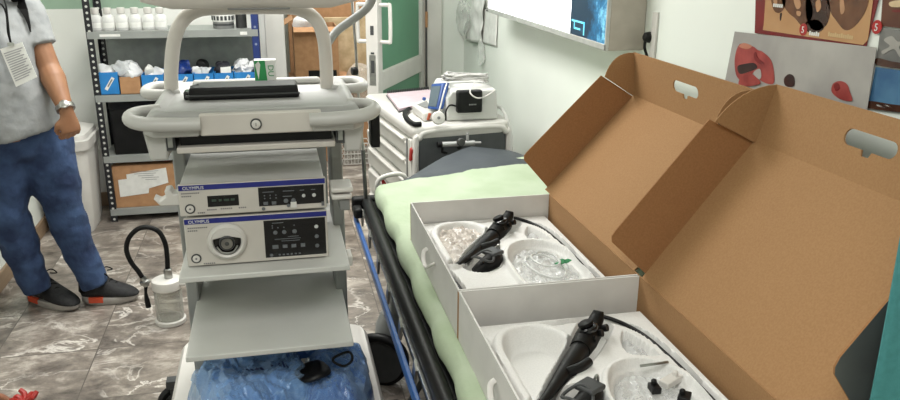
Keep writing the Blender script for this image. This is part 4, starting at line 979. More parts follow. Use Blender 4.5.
def carton(dy, ang, label, lidlab, ylid0, ylid1, tail, qx, yend):
    """white tray carton with brown lid, hinge on the +x side"""
    x0, x1, y0, y1, zb, zr = .392, .856, 1.672+dy, yend, .7225, .85
    r = thing('carton', label, 'box', ((x0+x1)/2, (y0+y1)/2, zb))
    t = .004
    obj('base', B().box((x0,y0,zb),(x1,y1,zb+t)), BOXWHITE, r)
    lw = obj('side_wall', B().box((x0,y0,zb),(x0+t,y1,zr)), BOXWHITE, r)
    for ya, yb in ((y1-.003,y1+.0008),(y0-.0008,y0+.003)): obj('edge', B().box((x0-.0008,ya,zb),(x0+.001,yb,zr-.004)), CARD, lw, label='brown raw cardboard corner edge')
    obj('end_wall', B().box((x0+t,y1-t,zb),(x1-t,y1,zr)), BOXWHITE, r); obj('end_wall', B().box((x0+t,y0,zb),(x1-t,y0+t,zr)), BOXWHITE, r)
    hw = obj('hinge_wall', B().box((x1-t,y0,zb),(x1,y1,zr)), CARD, r)
    two_side(hw, BOXWHITE, (1,0,0))
    # carrying handle on the left wall
    hy = 2.0+dy
    obj('carry_handle', B().spline([(x0-.001,hy+.055,.806),(x0-.012,hy+.05,.80),(x0-.017,hy+.03,.785),(x0-.018,hy,.778),(x0-.017,hy-.03,.785),(x0-.012,hy-.05,.80),(x0-.001,hy-.055,.806)], .0065, 8, 5, flat=.6), WHITE, r, label='white plastic carrying handle')
    # lid
    hg_ = Vector((x1, 0, zr)); p = Vector((math.cos(ang),0,math.sin(ang))); n = Vector((-math.sin(ang),0,math.cos(ang))); L_ = .425
    V = lambda s_, h, y: hg_ + p*s_ + n*h + Vector((0,y,0))
    lid = obj('lid', B().prism([V(0,0,ylid0),V(L_,0,ylid0),V(L_,0,ylid1),V(0,0,ylid1)], -n*t), CARD, r, label=lidlab)
    two_side(lid, BOXWHITE, -n)
    for y, sg in ((ylid1, 1), (ylid0, -1)):
        lean = .010*sg
        prof_ = [(.012,0,0),(L_-.004,0,0),(L_-.03,.128,1)] + [(.05,.136,1),(.035,.134,1),(.024,.124,.9)]
        if sg < 0: prof_ = [(.07,0,0),(L_-.004,0,0),(L_-.03,.128,1),(.125,.122,1),(.108,.117,1),(.098,.106,.9)]
        pts = [V(s_, h, y+lean*k) for s_, h, k in prof_]
        f = obj('side_flap', B().prism(pts, (0,sg*.004,0)), CARDDARK, lid); two_side(f, BOXWHITE if sg > 0 else SHADESIDE, (0,sg,0))
    q = Vector((qx,0,1)).normalized(); T = V(L_,0,0); Hf = .142
    W = lambda y, h: T + Vector((0,y,0)) + q*h
    yc = (ylid0+ylid1)/2; 
    slot = []
    for k in range(9): a = -PI/2 + PI*k/8; slot.append((yc+.056+.017*math.cos(a), .082+.017*math.sin(a)))
    for k in range(9): a = PI/2 + PI*k/8; slot.append((yc-.056+.017*math.cos(a), .082+.017*math.sin(a)))
    slot += [(yc-.014,.065),(yc-.010,.053),(yc+.010,.053),(yc+.014,.065)]
    outer = [W(ylid0+.004,0), W(ylid1-.004,0), W(ylid1-.004,Hf), W(ylid0+.004,Hf)]
    out_n = q.cross(Vector((0,1,0)));  out_n = out_n if out_n.x > 0 else -out_n
    ff = obj('front_flap', B().holed(outer, [[W(y,h) for y, h in slot]], out_n*.004), CARD, lid); two_side(ff, BOXWHITE, out_n)
    for y, sg in ((ylid1-.006, -1), (ylid0+.006, 1)):
        back = -out_n
        pts = [W(y,.002), W(y,Hf-.001)]
        Q0, Q2 = W(y,Hf-.001), V(L_-.028,.124,y); Tm = T+Vector((0,y,0)); Q1 = Tm + ((Q0+Q2)/2 - Tm)*1.42
        for k in range(1,9):
            u_ = k/8; pts.append(Q0*(1-u_)**2 + Q1*2*u_*(1-u_) + Q2*u_**2)
        pts.append(V(L_-.004,.002,y))
        obj('corner_ear', B().prism(pts, (0,sg*.003,0)), CARD, lid)
    # moulded foam insert
    b = B()
    vv = [[b.bm.verts.new((FX0+(FX1-FX0)*i/NXF, FY0+(FY1-FY0)*j/NYF+dy, FG[i][j])) for j in range(NYF+1)] for i in range(NXF+1)]
    for i in range(NXF):
        for j in range(NYF): b.bm.faces.new((vv[i][j], vv[i+1][j], vv[i+1][j+1], vv[i][j+1]))
    fi = obj('insert', b, FOAM, None, loc=((x0+x1)/2,(y0+y1)/2+0,zb+.005), sharp=50); fi.name = 'foam_insert'
    tag(fi, 'white moulded foam insert with hollows, inside the ' + tail, 'foam insert')
    # endoscope
    D = Vector((0,dy,0)); sc = thing('endoscope', 'black flexible endoscope lying in the foam of the ' + tail, 'endoscope', Vector((.6,2.1,FZ-.04))+D)
    S0 = lambda x, y, z: Vector((x,y,z)) + D
    S = lambda x, y, z: Vector((.45+(x-.45)*.90, 1.985+(y-1.985)*.88, z-.016*max(0,min(1,(x-.45)/.2)))) + D
    obj('grip', B().spline([S(.450,1.985,.770),S(.50,2.04,.776),S(.555,2.105,.784),(S(.60,2.158,.792)),S(.645,2.21,.80)], [.006,.010,.016,.020,.023], 16, 5), BLACK, sc)
    hb_ = B().spline([S(.635,2.198,.80),S(.665,2.235,.806),S(.70,2.275,.81)], [.024,.028,.024], 16, 5)
    body_ = obj('control_body', hb_, BLACKRUB, sc)
    ax_ = Vector((-.35,.25,.9)).normalized()
    k0 = S(.672,2.238,.826)
    obj('angulation_wheel', B().lathe([(.001,0),(.023,0),(.025,.003),(.025,.009),(.021,.012),(.011,.014),(.001,.014)], k0, ax_, 12), BLACKGLOSS, body_)
    obj('angulation_wheel', B().lathe([(.001,.014),(.016,.014),(.018,.017),(.018,.022),(.012,.025),(.001,.026)], k0, ax_, 10), BLACKRUB, body_)
    dirv = Vector((.55,.62,.3)).normalized(); sid = Vector((.75,-.66,0))
    for k, (o_, r_, h_) in enumerate(((.005,.0085,.032),(-.022,.0085,.030),(-.05,.007,.026))):
        c_ = S(.70,2.27,.81) + Vector((o_*.7,o_*.8,0)); obj('valve', B().lathe([(.001,0),(r_*1.2,0),(r_*1.2,.014),(r_*.8,.016),(r_,h_*.8),(r_,h_),(.001,h_)], c_, (sid*.8+Z_*.35), 12), BLACK, body_)
    obj('head_cap', B().spline([S(.69,2.262,.815),S(.715,2.292,.83),S(.722,2.30,.845)], [.020,.017,.012], 12, 4), BLACKRUB, body_)
    obj('switch', B().lathe([(.001,0),(.008,0),(.008,.006),(.001,.008)], S(.705,2.285,.832), (-.3,.3,1), 12), DARKGREY, body_)
    obj('biopsy_port', B().spline([S(.57,2.11,.79),S(.605,2.118,.797),S(.635,2.135,.803)], [.012,.011,.010], 12, 4), BLACK, sc)
    obj('light_guide_connector', B().spline([S0(.505,1.955,.765),S0(.535,1.965,.778),S0(.565,1.985,.785),S0(.585,2.015,.785)], [.014,.022,.026,.018], 14, 4), BLACKRUB, sc)
    cc = S0(.552,1.985,.805)
    obj('connector_plate', B().obox(S0(.567,1.995,.806), Vector((.02,.012,0)), Vector((-.012,.02,0)), Vector((0,0,.006))), DARKGREY, sc, bevel=.004)
    obj('ring', B().spline([cc+Vector((.03*math.cos(a)-.02, .03*math.sin(a)-.015, .008*math.sin(2*a))) for a in [2*PI*k/10 for k in range(10)]], .0035, 8, 4, closed=True), DARKGREY, sc)
    obj('ring', B().spline([S0(.585,2.0,.79)+Vector((.002+.008*math.cos(a)*.5,.01,.014+.016*math.sin(a))) for a in [2*PI*k/10 for k in range(10)]], .003, 8, 4, closed=True), STEEL, sc)
    for k in range(4):
        a = k*1.4; obj('connector_pin', B().lathe([(.001,0),(.005,0),(.0045,.016),(.001,.017)], S0(.52+.012*k,1.958+.012*k,.786), (math.cos(a)*.4,-.6,.7), 10), BLACKGLOSS, sc)
    obj('insertion_tube', B().spline([S0(.728,2.322,.784),S0(.748,2.308,.781),S0(.775,2.28,.776),S0(.798,2.22,.773),(S0(.810,2.12,.770)),S0(.815,2.0,.769),S0(.813,1.86,.769),S0(.812,1.75,.769)], .0048, 10, 5), BLACK, sc)
    obj('insertion_tube', B().spline([S0(.425,2.27,.766),S0(.422,2.1,.766),S0(.425,1.98,.766),S0(.437,1.90,.766),S0(.448,1.75,.766)], .0055, 8, 5), BLACK, sc)
    return r
carton(0, math.radians(46.5), 'open white carton farther along the stretcher, with brown raised lid', 'brown cardboard lid standing half open', 1.70, 2.395, 'farther carton', -.10, 2.345)
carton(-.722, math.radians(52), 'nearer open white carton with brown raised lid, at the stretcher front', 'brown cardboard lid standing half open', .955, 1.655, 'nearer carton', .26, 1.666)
# pouches and small contents
def crumple(name, poly, z0, h, m, label, cat, seed, dy=0, n=46, amp=.014, sc=26, sharp=22):
    xs = [p[0] for p in poly]; ys = [p[1] for p in poly]; b = B(); V = {}
    x0, x1, y0, y1 = min(xs), max(xs), min(ys), max(ys)
    for i in range(n+1):
        for j in range(n+1):
            x, y = x0+(x1-x0)*i/n, y0+(y1-y0)*j/n; d = sdist(x, y, poly)
            if d < -.006:
                q = Vector((x*sc, y*sc, seed)); k = sst(-d/.03)
                z = z0 + h*k*.7 + k*amp*(abs(noise.noise(q))*1.6 + abs(noise.noise(q*2.3))*.8)
                V[i,j] = b.bm.verts.new((x, y+dy, z))
    for (i,j), v in V.items():
        if (i+1,j) in V and (i,j+1) in V and (i+1,j+1) in V: b.bm.faces.new((v, V[i+1,j], V[i+1,j+1], V[i,j+1]))
    cx, cy = (x0+x1)/2, (y0+y1)/2+dy
    o = obj(name, b, m, None, loc=(cx,cy,z0), sharp=sharp); return tag(o, label, cat)
POUCH = clear('pouch_film', (232,234,234), .26, .08)
crumple('clear_pouch', PB, .745, .022, POUCH, 'crumpled clear pouch with tubing in the round hollow of the farther carton', 'pouch', 3)
crumple('clear_pouch', PB, .745, .022, POUCH, 'crumpled clear pouch with parts in the round hollow of the nearer carton', 'pouch', 11, -.722)
crumple('clear_pouch', PC, .748, .02, POUCH, 'small clear pouch in the triangular hollow of the farther carton', 'pouch', 5, n=20)
crumple('clear_pouch', PC, .748, .02, POUCH, 'small clear pouch in the triangular hollow of the nearer carton', 'pouch', 15, -.722, n=20)
crumple('clear_pouch', PA, .752, .030, clear('pouch_film_thick', (216,206,196), .45, .12), 'bulging clear pouch with brown contents in the left hollow of the farther carton', 'pouch', 7)
b = B().spline([(.475,2.15,.762),(.505,2.17,.770),(.53,2.165,.772),(.56,2.19,.768)], [.003,.006,.005,.003], 8, 4).jitter(.004, 60)
tag(obj('brown_brush', b, mat('brown_bristle', (96,64,48), .7), loc=(.53,2.18,.78)), 'thin brown brush showing through the pouch of the farther carton', 'brush')
b = B()
tag(obj('clear_tubing', B().spline([(.65+.11*(.5+.45*math.cos(a*1.0+.3)*(1-.02*k)), 1.93+.11*math.sin(a)*(1-.03*k), .762+.002*k) for k, a in enumerate([k*.6 for k in range(26)])], .0035, 8, 4), clear('tubing', (222,224,222), .6, .2), loc=(.70,1.93,.75)), 'coiled translucent tubing under the pouch of the farther carton', 'tubing')
gt = B().obox(at(563,264,z=.79)+Vector((0,0,.006)), Vector((.024,.012,0)), Vector((-.003,.006,0)), (0,0,.0015)).obox(at(564,263,z=.79)+Vector((0,0,.006)), Vector((.006,-.012,0)), Vector((.006,.003,0)), (0,0,.0015))
tag(obj('green_tag', gt, mat('green_tag', (46,140,88), .5), loc=(.745,1.9,.79)), 'small green cross-shaped tag on the pouch of the farther carton', 'tag')
for k, (px, py, lx, ly, m, nm, lb_) in enumerate(((672,375,.03,.012,WHITE,'white_connector','white plastic connector block in the pouch of the nearer carton'),(655,383,.014,.01,BLACK,'black_valve','small black valve beside the white connector in the nearer carton'),(685,392,.012,.016,BLACK,'black_plug','black plug at the edge of the nearer carton pouch'))):
    c = at(px, py, z=.79) - Z_*.012; a = .5+k
    b = B().obox(c, Vector((math.cos(a),math.sin(a),0))*lx, Vector((-math.sin(a),math.cos(a),0))*ly, Z_*.007).lathe([(.001,0),(.006,0),(.006,.016),(.001,.018)], c+Vector((math.cos(a),math.sin(a),0))*lx*.4, (0,0,1), 10)
    tag(obj(nm, b, m, loc=c-Z_*.01, bevel=.002), lb_, 'connector')
b = B().spline([at(640,366,z=.792),at(655,364,z=.797),at(668,362,z=.797)], .003, 8); tag(obj('cleaning_brush', b, STEEL, loc=(.70,1.33,.79)), 'thin metal cleaning brush on top of the nearer carton pouch', 'brush')

# ================================================================== DRAWER CABINET AT THE HEAD OF THE STRETCHER
KX0, KX1, KY0, KY1, KZ = .578, 1.06, 3.375, 4.22, .85
cc = thing('medical_cabinet', 'white drawer cabinet with dark grey end panel behind the stretcher head', 'cabinet', ((KX0+KX1)/2,(KY0+KY1)/2,0))
KW = mat('cabinet_white', (206,204,198), .45, c2=(196,194,188), scale=5)
obj('body', B().box((KX0+.02,KY0+.02,.09),(KX1-.01,KY1-.01,.80)), KW, cc, bevel=.006)
top_ = B().ring_loft([rrect((KX0+KX1)/2,(KY0+KY1)/2,.236,(KY1-KY0)/2-.005,.05,.795), rrect((KX0+KX1)/2,(KY0+KY1)/2,.246,(KY1-KY0)/2+.005,.05,.815), rrect((KX0+KX1)/2,(KY0+KY1)/2,.246,(KY1-KY0)/2+.005,.05,.842), rrect((KX0+KX1)/2,(KY0+KY1)/2,.238,(KY1-KY0)/2-.002,.045,.85)])
obj('worktop', top_, WHITE, cc, sharp=50)
obj('front_rim', B().spline([(KX0+.012,KY0+.004,.10),(KX0+.012,KY0+.004,.74),(KX0+.03,KY0+.004,.80),(KX0+.09,KY0+.004,.828),(KX1-.09,KY0+.004,.828),(KX1-.03,KY0+.004,.80),(KX1-.012,KY0+.004,.74),(KX1-.012,KY0+.004,.10)], .015, 10, 6), WHITE, cc)
ep = obj('end_panel', B().box((KX0+.03,KY0+.004,.10),(KX1-.03,KY0+.022,.815)), mat('charcoal_panel', (84,87,88), .5, c2=(76,79,80)), cc, label='dark grey recessed end panel')
zz = [.79,.69,.59,.47,.33,.12]
for z1, z0 in zip(zz, zz[1:]):
    dr = obj('drawer', B().prism([(KX0+.022,KY0+.075,z0+.008),(KX0+.002,KY0+.075,z0+.008),(KX0-.004,KY0+.075,z1-.03),(KX0+.022,KY0+.075,z1-.008)], (0,KY1-KY0-.11,0)), KW, cc, bevel=.004)
    obj('drawer_pull', B().prism([(KX0+.0,KY0+.12,z1-.032),(KX0-.014,KY0+.12,z1-.022),(KX0-.012,KY0+.12,z1-.014),(KX0+.008,KY0+.12,z1-.012)], (0,KY1-KY0-.20,0)), WHITE, dr, bevel=.002)
obj('corner_post', B().box((KX0-.006,KY0+.02,.09),(KX0+.022,KY0+.065,.79)), KW, cc, bevel=.005)
obj('lock_bar', B().box((KX0-.010,KY0+.066,.12),(KX0+.0,KY0+.076,.785)), MIDGREY, cc)
q_ = at(405,155,y=KY0); 
obj('red_seal', B().obox((KX0-.004,KY0+.012,q_.z), (.008,0,.004), (0,.012,0), (.002,0,.028)).obox((KX0+.006,KY0+.004,q_.z+.018), (.012,0,.006), (0,.006,0), (-.002,0,.008)), RED, cc, bevel=.003, label='red seal on the corner')
for x, y in ((KX0+.06,KY0+.07),(KX1-.06,KY0+.07),(KX0+.06,KY1-.07),(KX1-.06,KY1-.07)): caster(cc, x, y, .04, .5, .024)
CHROME = mat('chrome_grey', (190,190,188), .25, .3)
rg = obj('regulator', B().tube([at(441,145.5,y=KY0-.03), at(476,145,y=KY0-.03)], .0125, 14), CHROME, ep, label='chrome regulator tube clamped on the end panel')
obj('regulator_cap', B().tube([at(437.5,145.5,y=KY0-.03), at(442,145.5,y=KY0-.03)], .013, 14), BLACK, ep)
obj('gauge', B().lathe([(.001,0),(.018,0),(.019,.004),(.019,.014),(.016,.017),(.001,.017)], at(461,143.5,y=KY0-.04), (0,-1,.1), 18), DARKSTEEL, ep)
obj('gauge_stem', B().tube([at(469,145,y=KY0-.03), at(469,135,y=KY0-.03)], .007, 10).tube([at(476,145,y=KY0-.03), at(483,145,y=KY0-.03)], .006, 10).tube([at(469,145,y=KY0-.03), at(476,145,y=KY0-.03)], .009, 10), CHROME, ep)
obj('bracket', B().tube([at(443,148,y=KY0-.02), at(443,153,y=KY0-.01), at(448,154,y=KY0)], .006, 8), BLACK, ep)
obj('bracket', B().tube([at(461,146,y=KY0-.03), at(461,149,y=KY0)], .01, 8), BLACK, ep)
piv = Vector((KX0,KY0,0)); rotm = Matrix.Rotation(math.radians(8), 3, 'Z'); cc.location = piv + rotm @ (Vector(cc.location)-piv); cc.rotation_euler.z = math.radians(8)
# notebook
nb = thing('notebook', 'pinkish spiral notebook lying open on the drawer cabinet', 'notebook', at(410,100,z=.852))
q = [at(387,96,z=.853), at(429,92,z=.853), at(441,103,z=.853), at(399,112,z=.853)]
obj('back_cover', B().prism([p + (p-sum(q,Vector())/4)*.03 for p in q], (0,0,.004)), DARKGREY, nb)
obj('page', B().prism([p + Z_*.004 for p in q], (0,0,.012)), mat('pink_page', (196,178,184), .8, c2=(188,170,176), scale=30), nb)
for k in range(7):
    t = .16+.1*k; p0, p1 = lerp(q[0],q[3],t)+Z_*.0164, lerp(q[1],q[2],t)+Z_*.0164; w_ = (q[3]-q[0]).normalized()*.003
    a_, b_ = lerp(p0,p1,.1), lerp(p0,p1,.9-.1*(k%3)); bb_ = B(); bb_.face([a_,b_,b_+w_,a_+w_]); obj('ruled_line', bb_, mat('pale_line', (184,164,172), .8), nb)
b = B()
for k in range(24):
    c = lerp(q[0],q[1],(k+.5)/24)+Z_*.014; dd_ = (q[3]-q[0]).normalized()
    b.spline([c+dd_*.012*math.cos(a)+Z_*.014*math.sin(a) for a in [2*PI*j/8 for j in range(8)]], .0028, 6, 2, closed=True)
obj('spiral', b, BLACK, nb)
# black cable coil beside it
pts = [at(px,py,z=.862) for px, py in ((409,109),(405,113),(407,119),(414,124),(421,124))]
tag(obj('black_cable', B().spline(pts, .012, 10), BLACKRUB, loc=at(409,117,z=.85)), 'thick black cable curled in front of the notebook', 'cable')
# patient monitor
pm = thing('vital_signs_monitor', 'white portable monitor with tilted blue-framed grey screen on the cabinet', 'monitor', at(428,114,z=.852))
bq = [at(412,113,z=.852), at(424,122,z=.852), at(440,119,z=.852), at(428,106,z=.852)]
obj('base', B().prism(bq, (0,0,.045)), WHITE, pm, bevel=.01)
def P3(px, py, y): return at(px, py, y=y)
A0, A1, A2, A3 = P3(427,109,3.52), P3(431,84,3.60), P3(443,83,3.53), P3(437,110,3.46)     # screen face (faces the left)
dv = Vector((.035,.012,.0))
obj('screen_frame', B().prism([A0,A1,A2,A3], dv), mat('navy_plastic', (38,74,140), .4), pm, bevel=.006, label='blue screen housing')
ctr = (A0+A1+A2+A3)/4; nn = (A1-A0).cross(A3-A0).normalized(); nn = nn if nn.x < 0 else -nn
obj('screen', B().prism([ctr+(p-ctr)*.78+nn*.0015 for p in (A0,A1,A2,A3)], nn*.001), mat('lcd_grey', (92,104,112), .25), pm)
obj('keypad', B().prism([p+Z_*.046 for p in [lerp(bq[0],bq[2],.2), lerp(bq[1],bq[3],.25), lerp(bq[2],bq[0],.35), lerp(bq[3],bq[1],.3)]], (0,0,.002)), MIDGREY, pm)
obj('knob', B().lathe([(.001,0),(.008,0),(.008,.01),(.001,.012)], at(425,99,y=3.53), (-1,-.4,.2), 12), mat('navy_knob', (52,84,150), .4), pm)
# grey power unit
gx = thing('power_unit', 'pale grey instrument case with black adapter on the cabinet top', 'medical device', (.87,3.66,.851))
obj('case', B().prism([(.752,3.47,.852),(.996,3.47,.852),(.985,3.47,.992),(.775,3.47,.992),(.752,3.47,.955)], (0,.36,0)), GREYWHITE, gx, bevel=.008)
q0, q1 = at(455.5,112,y=3.465), at(481,89,y=3.465)
ad_ = obj('adapter', B().box((q0.x,3.43,q0.z),(q1.x,3.468,q1.z)), BLACK, gx, bevel=.008, label='black power adapter strapped to the front')
b = B()
for k in range(5): b.box((q0.x+.055+.007*k,3.4285,q0.z+.036),(q0.x+.060+.007*k,3.4295,q0.z+.042))
obj('adapter_print', b, MIDGREY, ad_)
obj('adapter_cord', B().spline([(q0.x,3.45,q0.z+.03),(q0.x-.03,3.45,q0.z+.035),(q0.x-.05,3.44,q0.z+.01),(q0.x-.052,3.43,q0.z-.03)], .004, 8), BLACKRUB, ad_)
obj('power_cord', B().spline([at(496,107,y=3.55), at(501,108,y=3.5), at(506,116,y=3.46), at(510,130,y=3.44), at(511.5,148,y=3.43), at(512,165,y=3.43)], .0075, 10), GREYWHITE, gx)
# tangle of white leads
b = B(); cq = Vector((.87,3.60,1.0)); pts = []
random.seed(4)
for k in range(64):
    a = k*.78; r_ = 1 + .12*math.sin(k*1.9)
    pts.append(cq + Vector((.105*r_*math.cos(a) + .012*math.sin(k*2.3), .075*r_*math.sin(a), .006 + .040*abs(math.sin(k*.37)) + .008*math.sin(k*1.3))))
wl = thing('cable_bundle', 'tangled bundle of white leads coiled on the instrument case', 'cable', cq)
obj('coil', b.spline(pts, .0042, 8, 4), mat('lead_white', (196,194,190), .5), wl)
obj('lead', B().spline([cq+Vector((-.10,-.05,.02)), at(444,92,y=3.45), at(441,104,y=3.42), at(438.5,113,y=3.40)], .0036, 8), WHITE, wl)
obj('lead', B().spline([cq+Vector((.02,-.09,.02)), at(470,92,y=3.424), at(477,98,y=3.42), at(486,96,y=3.45), at(494,91,y=3.46)], .0036, 8), WHITE, wl)
dq = at(438,118,y=3.385)
obj('sensor_disc', B().lathe([(.001,0),(.027,0),(.030,.004),(.030,.010),(.026,.014),(.010,.016),(.001,.016)], dq, (0,-1,.25), 24), WHITE, wl, label='round white sensor hanging over the edge')
obj('sensor_hub', B().lathe([(.001,.016),(.007,.016),(.007,.020),(.001,.020)], dq, (0,-1,.25), 14), MIDGREY, wl)
tag(obj('orange_plug', B().lathe([(.001,0),(.007,0),(.007,.03),(.001,.032)], at(428,120,y=3.40), (.3,0,1), 10), mat('orange_plastic', (176,84,52), .5), loc=at(428,120,y=3.40)), 'small orange-brown plug between the monitor base and round sensor', 'plug')

# ================================================================== RIGHT WALL
lb = thing('light_box', 'wide lit x-ray viewing box mounted high on the right wall', 'light box', (1.17,3.32,1.29))
LBX, LY0, LY1, LZ0, LZ1 = 1.105, 2.535, 4.10, 1.285, 1.74
LBF = mat('light_box_frame', (186,178,166), .5, c2=(178,170,158))
obj('housing', B().box((LBX+.004,LY0,LZ0),(XR,LY1,LZ1)), LBF, lb, bevel=.004)
obj('lit_panel', B().box((LBX,LY0+.025,LZ0+.022),(LBX+.005,LY1-.02,LZ1-.02)), emit('lit_panel', (250,252,255), 3.2), lb)
fb = B()
fb.box((LBX-.006,LY0,LZ0),(LBX+.006,LY1,LZ0+.022)).box((LBX-.006,LY0,LZ1-.02),(LBX+.006,LY1,LZ1)).box((LBX-.006,LY1-.012,LZ0),(LBX+.006,LY1,LZ1)).box((LBX-.006,LY0,LZ0),(LBX+.006,LY0+.012,LZ1))
obj('frame', fb, mat('frame_alu', (200,200,196), .35, .3), lb, bevel=.002)
obj('bolt', B().lathe([(.001,0),(.006,0),(.006,.004),(.001,.005)], (LBX-.006,LY1-.01,LZ0+.01), (-1,0,0), 10), DARKSTEEL, lb)
def xray_mat():
    m, nt, b = nodes('xray_film'); N = nt.nodes.new; L = nt.links.new
    tc = N('ShaderNodeTexCoord'); n = N('ShaderNodeTexNoise'); n.inputs['Scale'].default_value = 16; n.inputs['Detail'].default_value = 8; n.inputs['Roughness'].default_value = .7
    s = N('ShaderNodeSeparateXYZ'); L(tc.outputs['Object'], s.inputs[0]); L(tc.outputs['Object'], n.inputs['Vector'])
    a = N('ShaderNodeMath'); a.operation = 'ABSOLUTE'; L(s.outputs[1], a.inputs[0])
    # bright spine band near the near edge, dark elsewhere
    g = N('ShaderNodeMath'); g.operation = 'MULTIPLY_ADD'; g.inputs[1].default_value = -1.9; g.inputs[2].default_value = -.12; L(s.outputs[1], g.inputs[0])
    ad = N('ShaderNodeMath'); ad.operation = 'MULTIPLY_ADD'; ad.inputs[1].default_value = 1.1; L(n.outputs[0], ad.inputs[0]); L(g.outputs[0], ad.inputs[2])
    r = N('ShaderNodeValToRGB'); e = r.color_ramp.elements; e[0].position = .42; e[0].color = lin((16,42,62)); e[1].position = .95; e[1].color = lin((150,222,244)); x = e.new(.66); x.color = lin((32,96,136))
    L(ad.outputs[0], r.inputs[0]); L(r.outputs[0], b.inputs['Emission Color']); b.inputs['Emission Strength'].default_value = .9; L(r.outputs[0], b.inputs['Base Color']); b.inputs['Roughness'].default_value = .3
    return m
xf = thing('xray_film', 'dark blue x-ray film clipped to the near end of the light box', 'x-ray film', (LBX-.004,2.715,LZ0+.02))
fo = obj('film', B().box((-.001,-.165,0),(.001,.165,.42)), xray_mat(), xf, loc=(0,0,0))
CY = mat('xray_mark', (120,214,240), .4); CY.node_tree.nodes['Principled BSDF'].inputs['Emission Color'].default_value = lin((110,210,240)); CY.node_tree.nodes['Principled BSDF'].inputs['Emission Strength'].default_value = .7
b = B().box((-.002,.02,.050),(-.0012,.150,.057)).box((-.002,.02,.010),(-.0012,.030,.057)).box((-.002,.06,.024),(-.0012,.125,.031)).box((-.002,.118,.024),(-.0012,.125,.050))
obj('film_marker', b, CY, xf, loc=(0,0,0), label='bright cyan marker frame')
# plug at the light box end
pl = thing('power_plug', 'black round plug with short black cord beside the light box end', 'plug', (1.22,2.47,1.33))
obj('plug', B().lathe([(.001,0),(.017,0),(.019,.006),(.016,.022),(.008,.028),(.001,.028)], (XR-.001,2.485,1.335), (-1,0,0), 16), BLACK, pl)
obj('cord', B().spline([(XR-.02,2.485,1.33),(XR-.022,2.483,1.30),(XR-.012,2.475,1.26),(XR-.01,2.47,1.18)], .005, 8), BLACKRUB, pl)
obj('wall_socket', B().box((XR-.008,2.44,1.25),(XR,2.475,1.42)), WHITE, pl, bevel=.002)
# papers hanging on the wall
def wallquad(name, pts, m, label, off=.006, cat='paper', wav=.004, seed=1, n=14):
    q = [at(px,py,x=XR-off) for px, py in pts]
    def fn(u, v):
        p = lerp(lerp(q[0],q[1],u), lerp(q[3],q[2],u), v); p.x -= wav*(.5+noise.noise(p*14+Vector((seed,0,0)))) ; return p
    o = obj(name, B().grid(fn, n, n), m, None, loc=(XR-off, q[0].y, q[3].z), solid=.0012, sharp=180); return tag(o, label, cat)
wallquad('paper_sheet', [(481,8),(498,12),(497,47),(479,42)], PAPER, 'flat white paper sheet taped behind others on the right wall', .004, seed=2)
wallquad('paper_sheet', [(474,-6),(486,-4),(482,43),(467,41)], mat('paper_grey', (230,229,226), .8), 'narrow printed white paper hanging over the flat sheet on the wall', .014, wav=.014, seed=5)
b = B().ell(at(463,18,x=XR-.04), (.03,.15,.12), u=26, v=18).jitter(.03, 13, 3); 
tag(obj('plastic_bag', b, clear('wall_bag', (230,232,228), .2, .3), loc=at(463,38,x=XR-.04)), 'hanging thin plastic bag on the right wall beside the papers', 'plastic bag')
b = B().ell(at(481,53,x=XR-.02), (.014,.055,.075), u=18, v=12).jitter(.012, 22, 8)
tag(obj('plastic_sleeve', b, clear('sleeve', (230,232,228), .25, .25), loc=at(481,66,x=XR-.02)), 'small pointed plastic sleeve hanging below the wall papers', 'sleeve')

# posters: flat printed sheets with raised-ink shapes
def W2(px, py, off=.004): return at(px, py, x=XR-off)
def blob(pts, off, m, parent, name, sub=4):
    P_, _ = smooth_path([W2(px,py,off) for px, py in pts], 1, sub, True)
    return obj(name, B().prism(P_, (-.0006,0,0)), m, parent)
def pm_(name, c, c2, sc=14, rough=.35): return mat(name, c, rough, c2=c2, scale=sc, detail=5)
TAN = pm_('poster_tan', (190,148,104), (176,132,90), 8); DKRED = pm_('poster_red', (124,26,26), (104,20,22)); BRN = pm_('specimen_brown', (78,46,30), (112,72,46), 18, .2); BRN2 = pm_('specimen_dark', (50,28,20), (74,42,28), 20, .2); GLOSSY = mat('specimen_highlight', (186,140,104), .2)
p1 = thing('poster', 'tan and dark red poster of brown specimens, upper on the right wall', 'poster', W2(810,45))
obj('sheet', B().prism([W2(757,-42,.003),W2(890,-42,.003),W2(866,48,.003),W2(755,33,.003)], (-.001,0,0)), DKRED, p1)
obj('picture', B().prism([W2(768,-40,.0045),W2(880,-40,.0045),W2(873,2,.0045),W2(868,40,.0045),W2(863,45,.0045),W2(763,30,.0045),W2(764,24,.0045)], (-.0006,0,0)), TAN, p1)
for pts, m in (([(771,-10),(783,-12),(786,2),(783,10),(778,13),(773,8)],BRN),([(782,0),(792,-12),(804,-10),(812,4),(812,18),(803,26),(795,18),(788,12)],BRN),([(808,-8),(822,-12),(830,4),(828,22),(820,30),(811,28),(806,14)],BRN2),([(826,-12),(850,-14),(868,-8),(866,10),(855,26),(845,30),(836,20),(830,10)],BRN),([(806,22),(818,20),(824,28),(816,33),(807,31)],BRN2),([(780,14),(782,13),(781,20),(780,20)],BRN2)):
    blob(pts, .0052, m, p1, 'specimen')
for pts in ([(794,0),(799,-2),(801,6),(797,9)],[(797,11),(801,12),(800,16),(797,15)],[(816,2),(820,0),(821,8),(817,12)],[(840,0),(843,-2),(845,10),(841,14)],[(774,-2),(777,-3),(777,4),(774,3)]): blob(pts, .006, GLOSSY, p1, 'highlight')
RBADGE = mat('poster_badge', (170,36,34), .4)
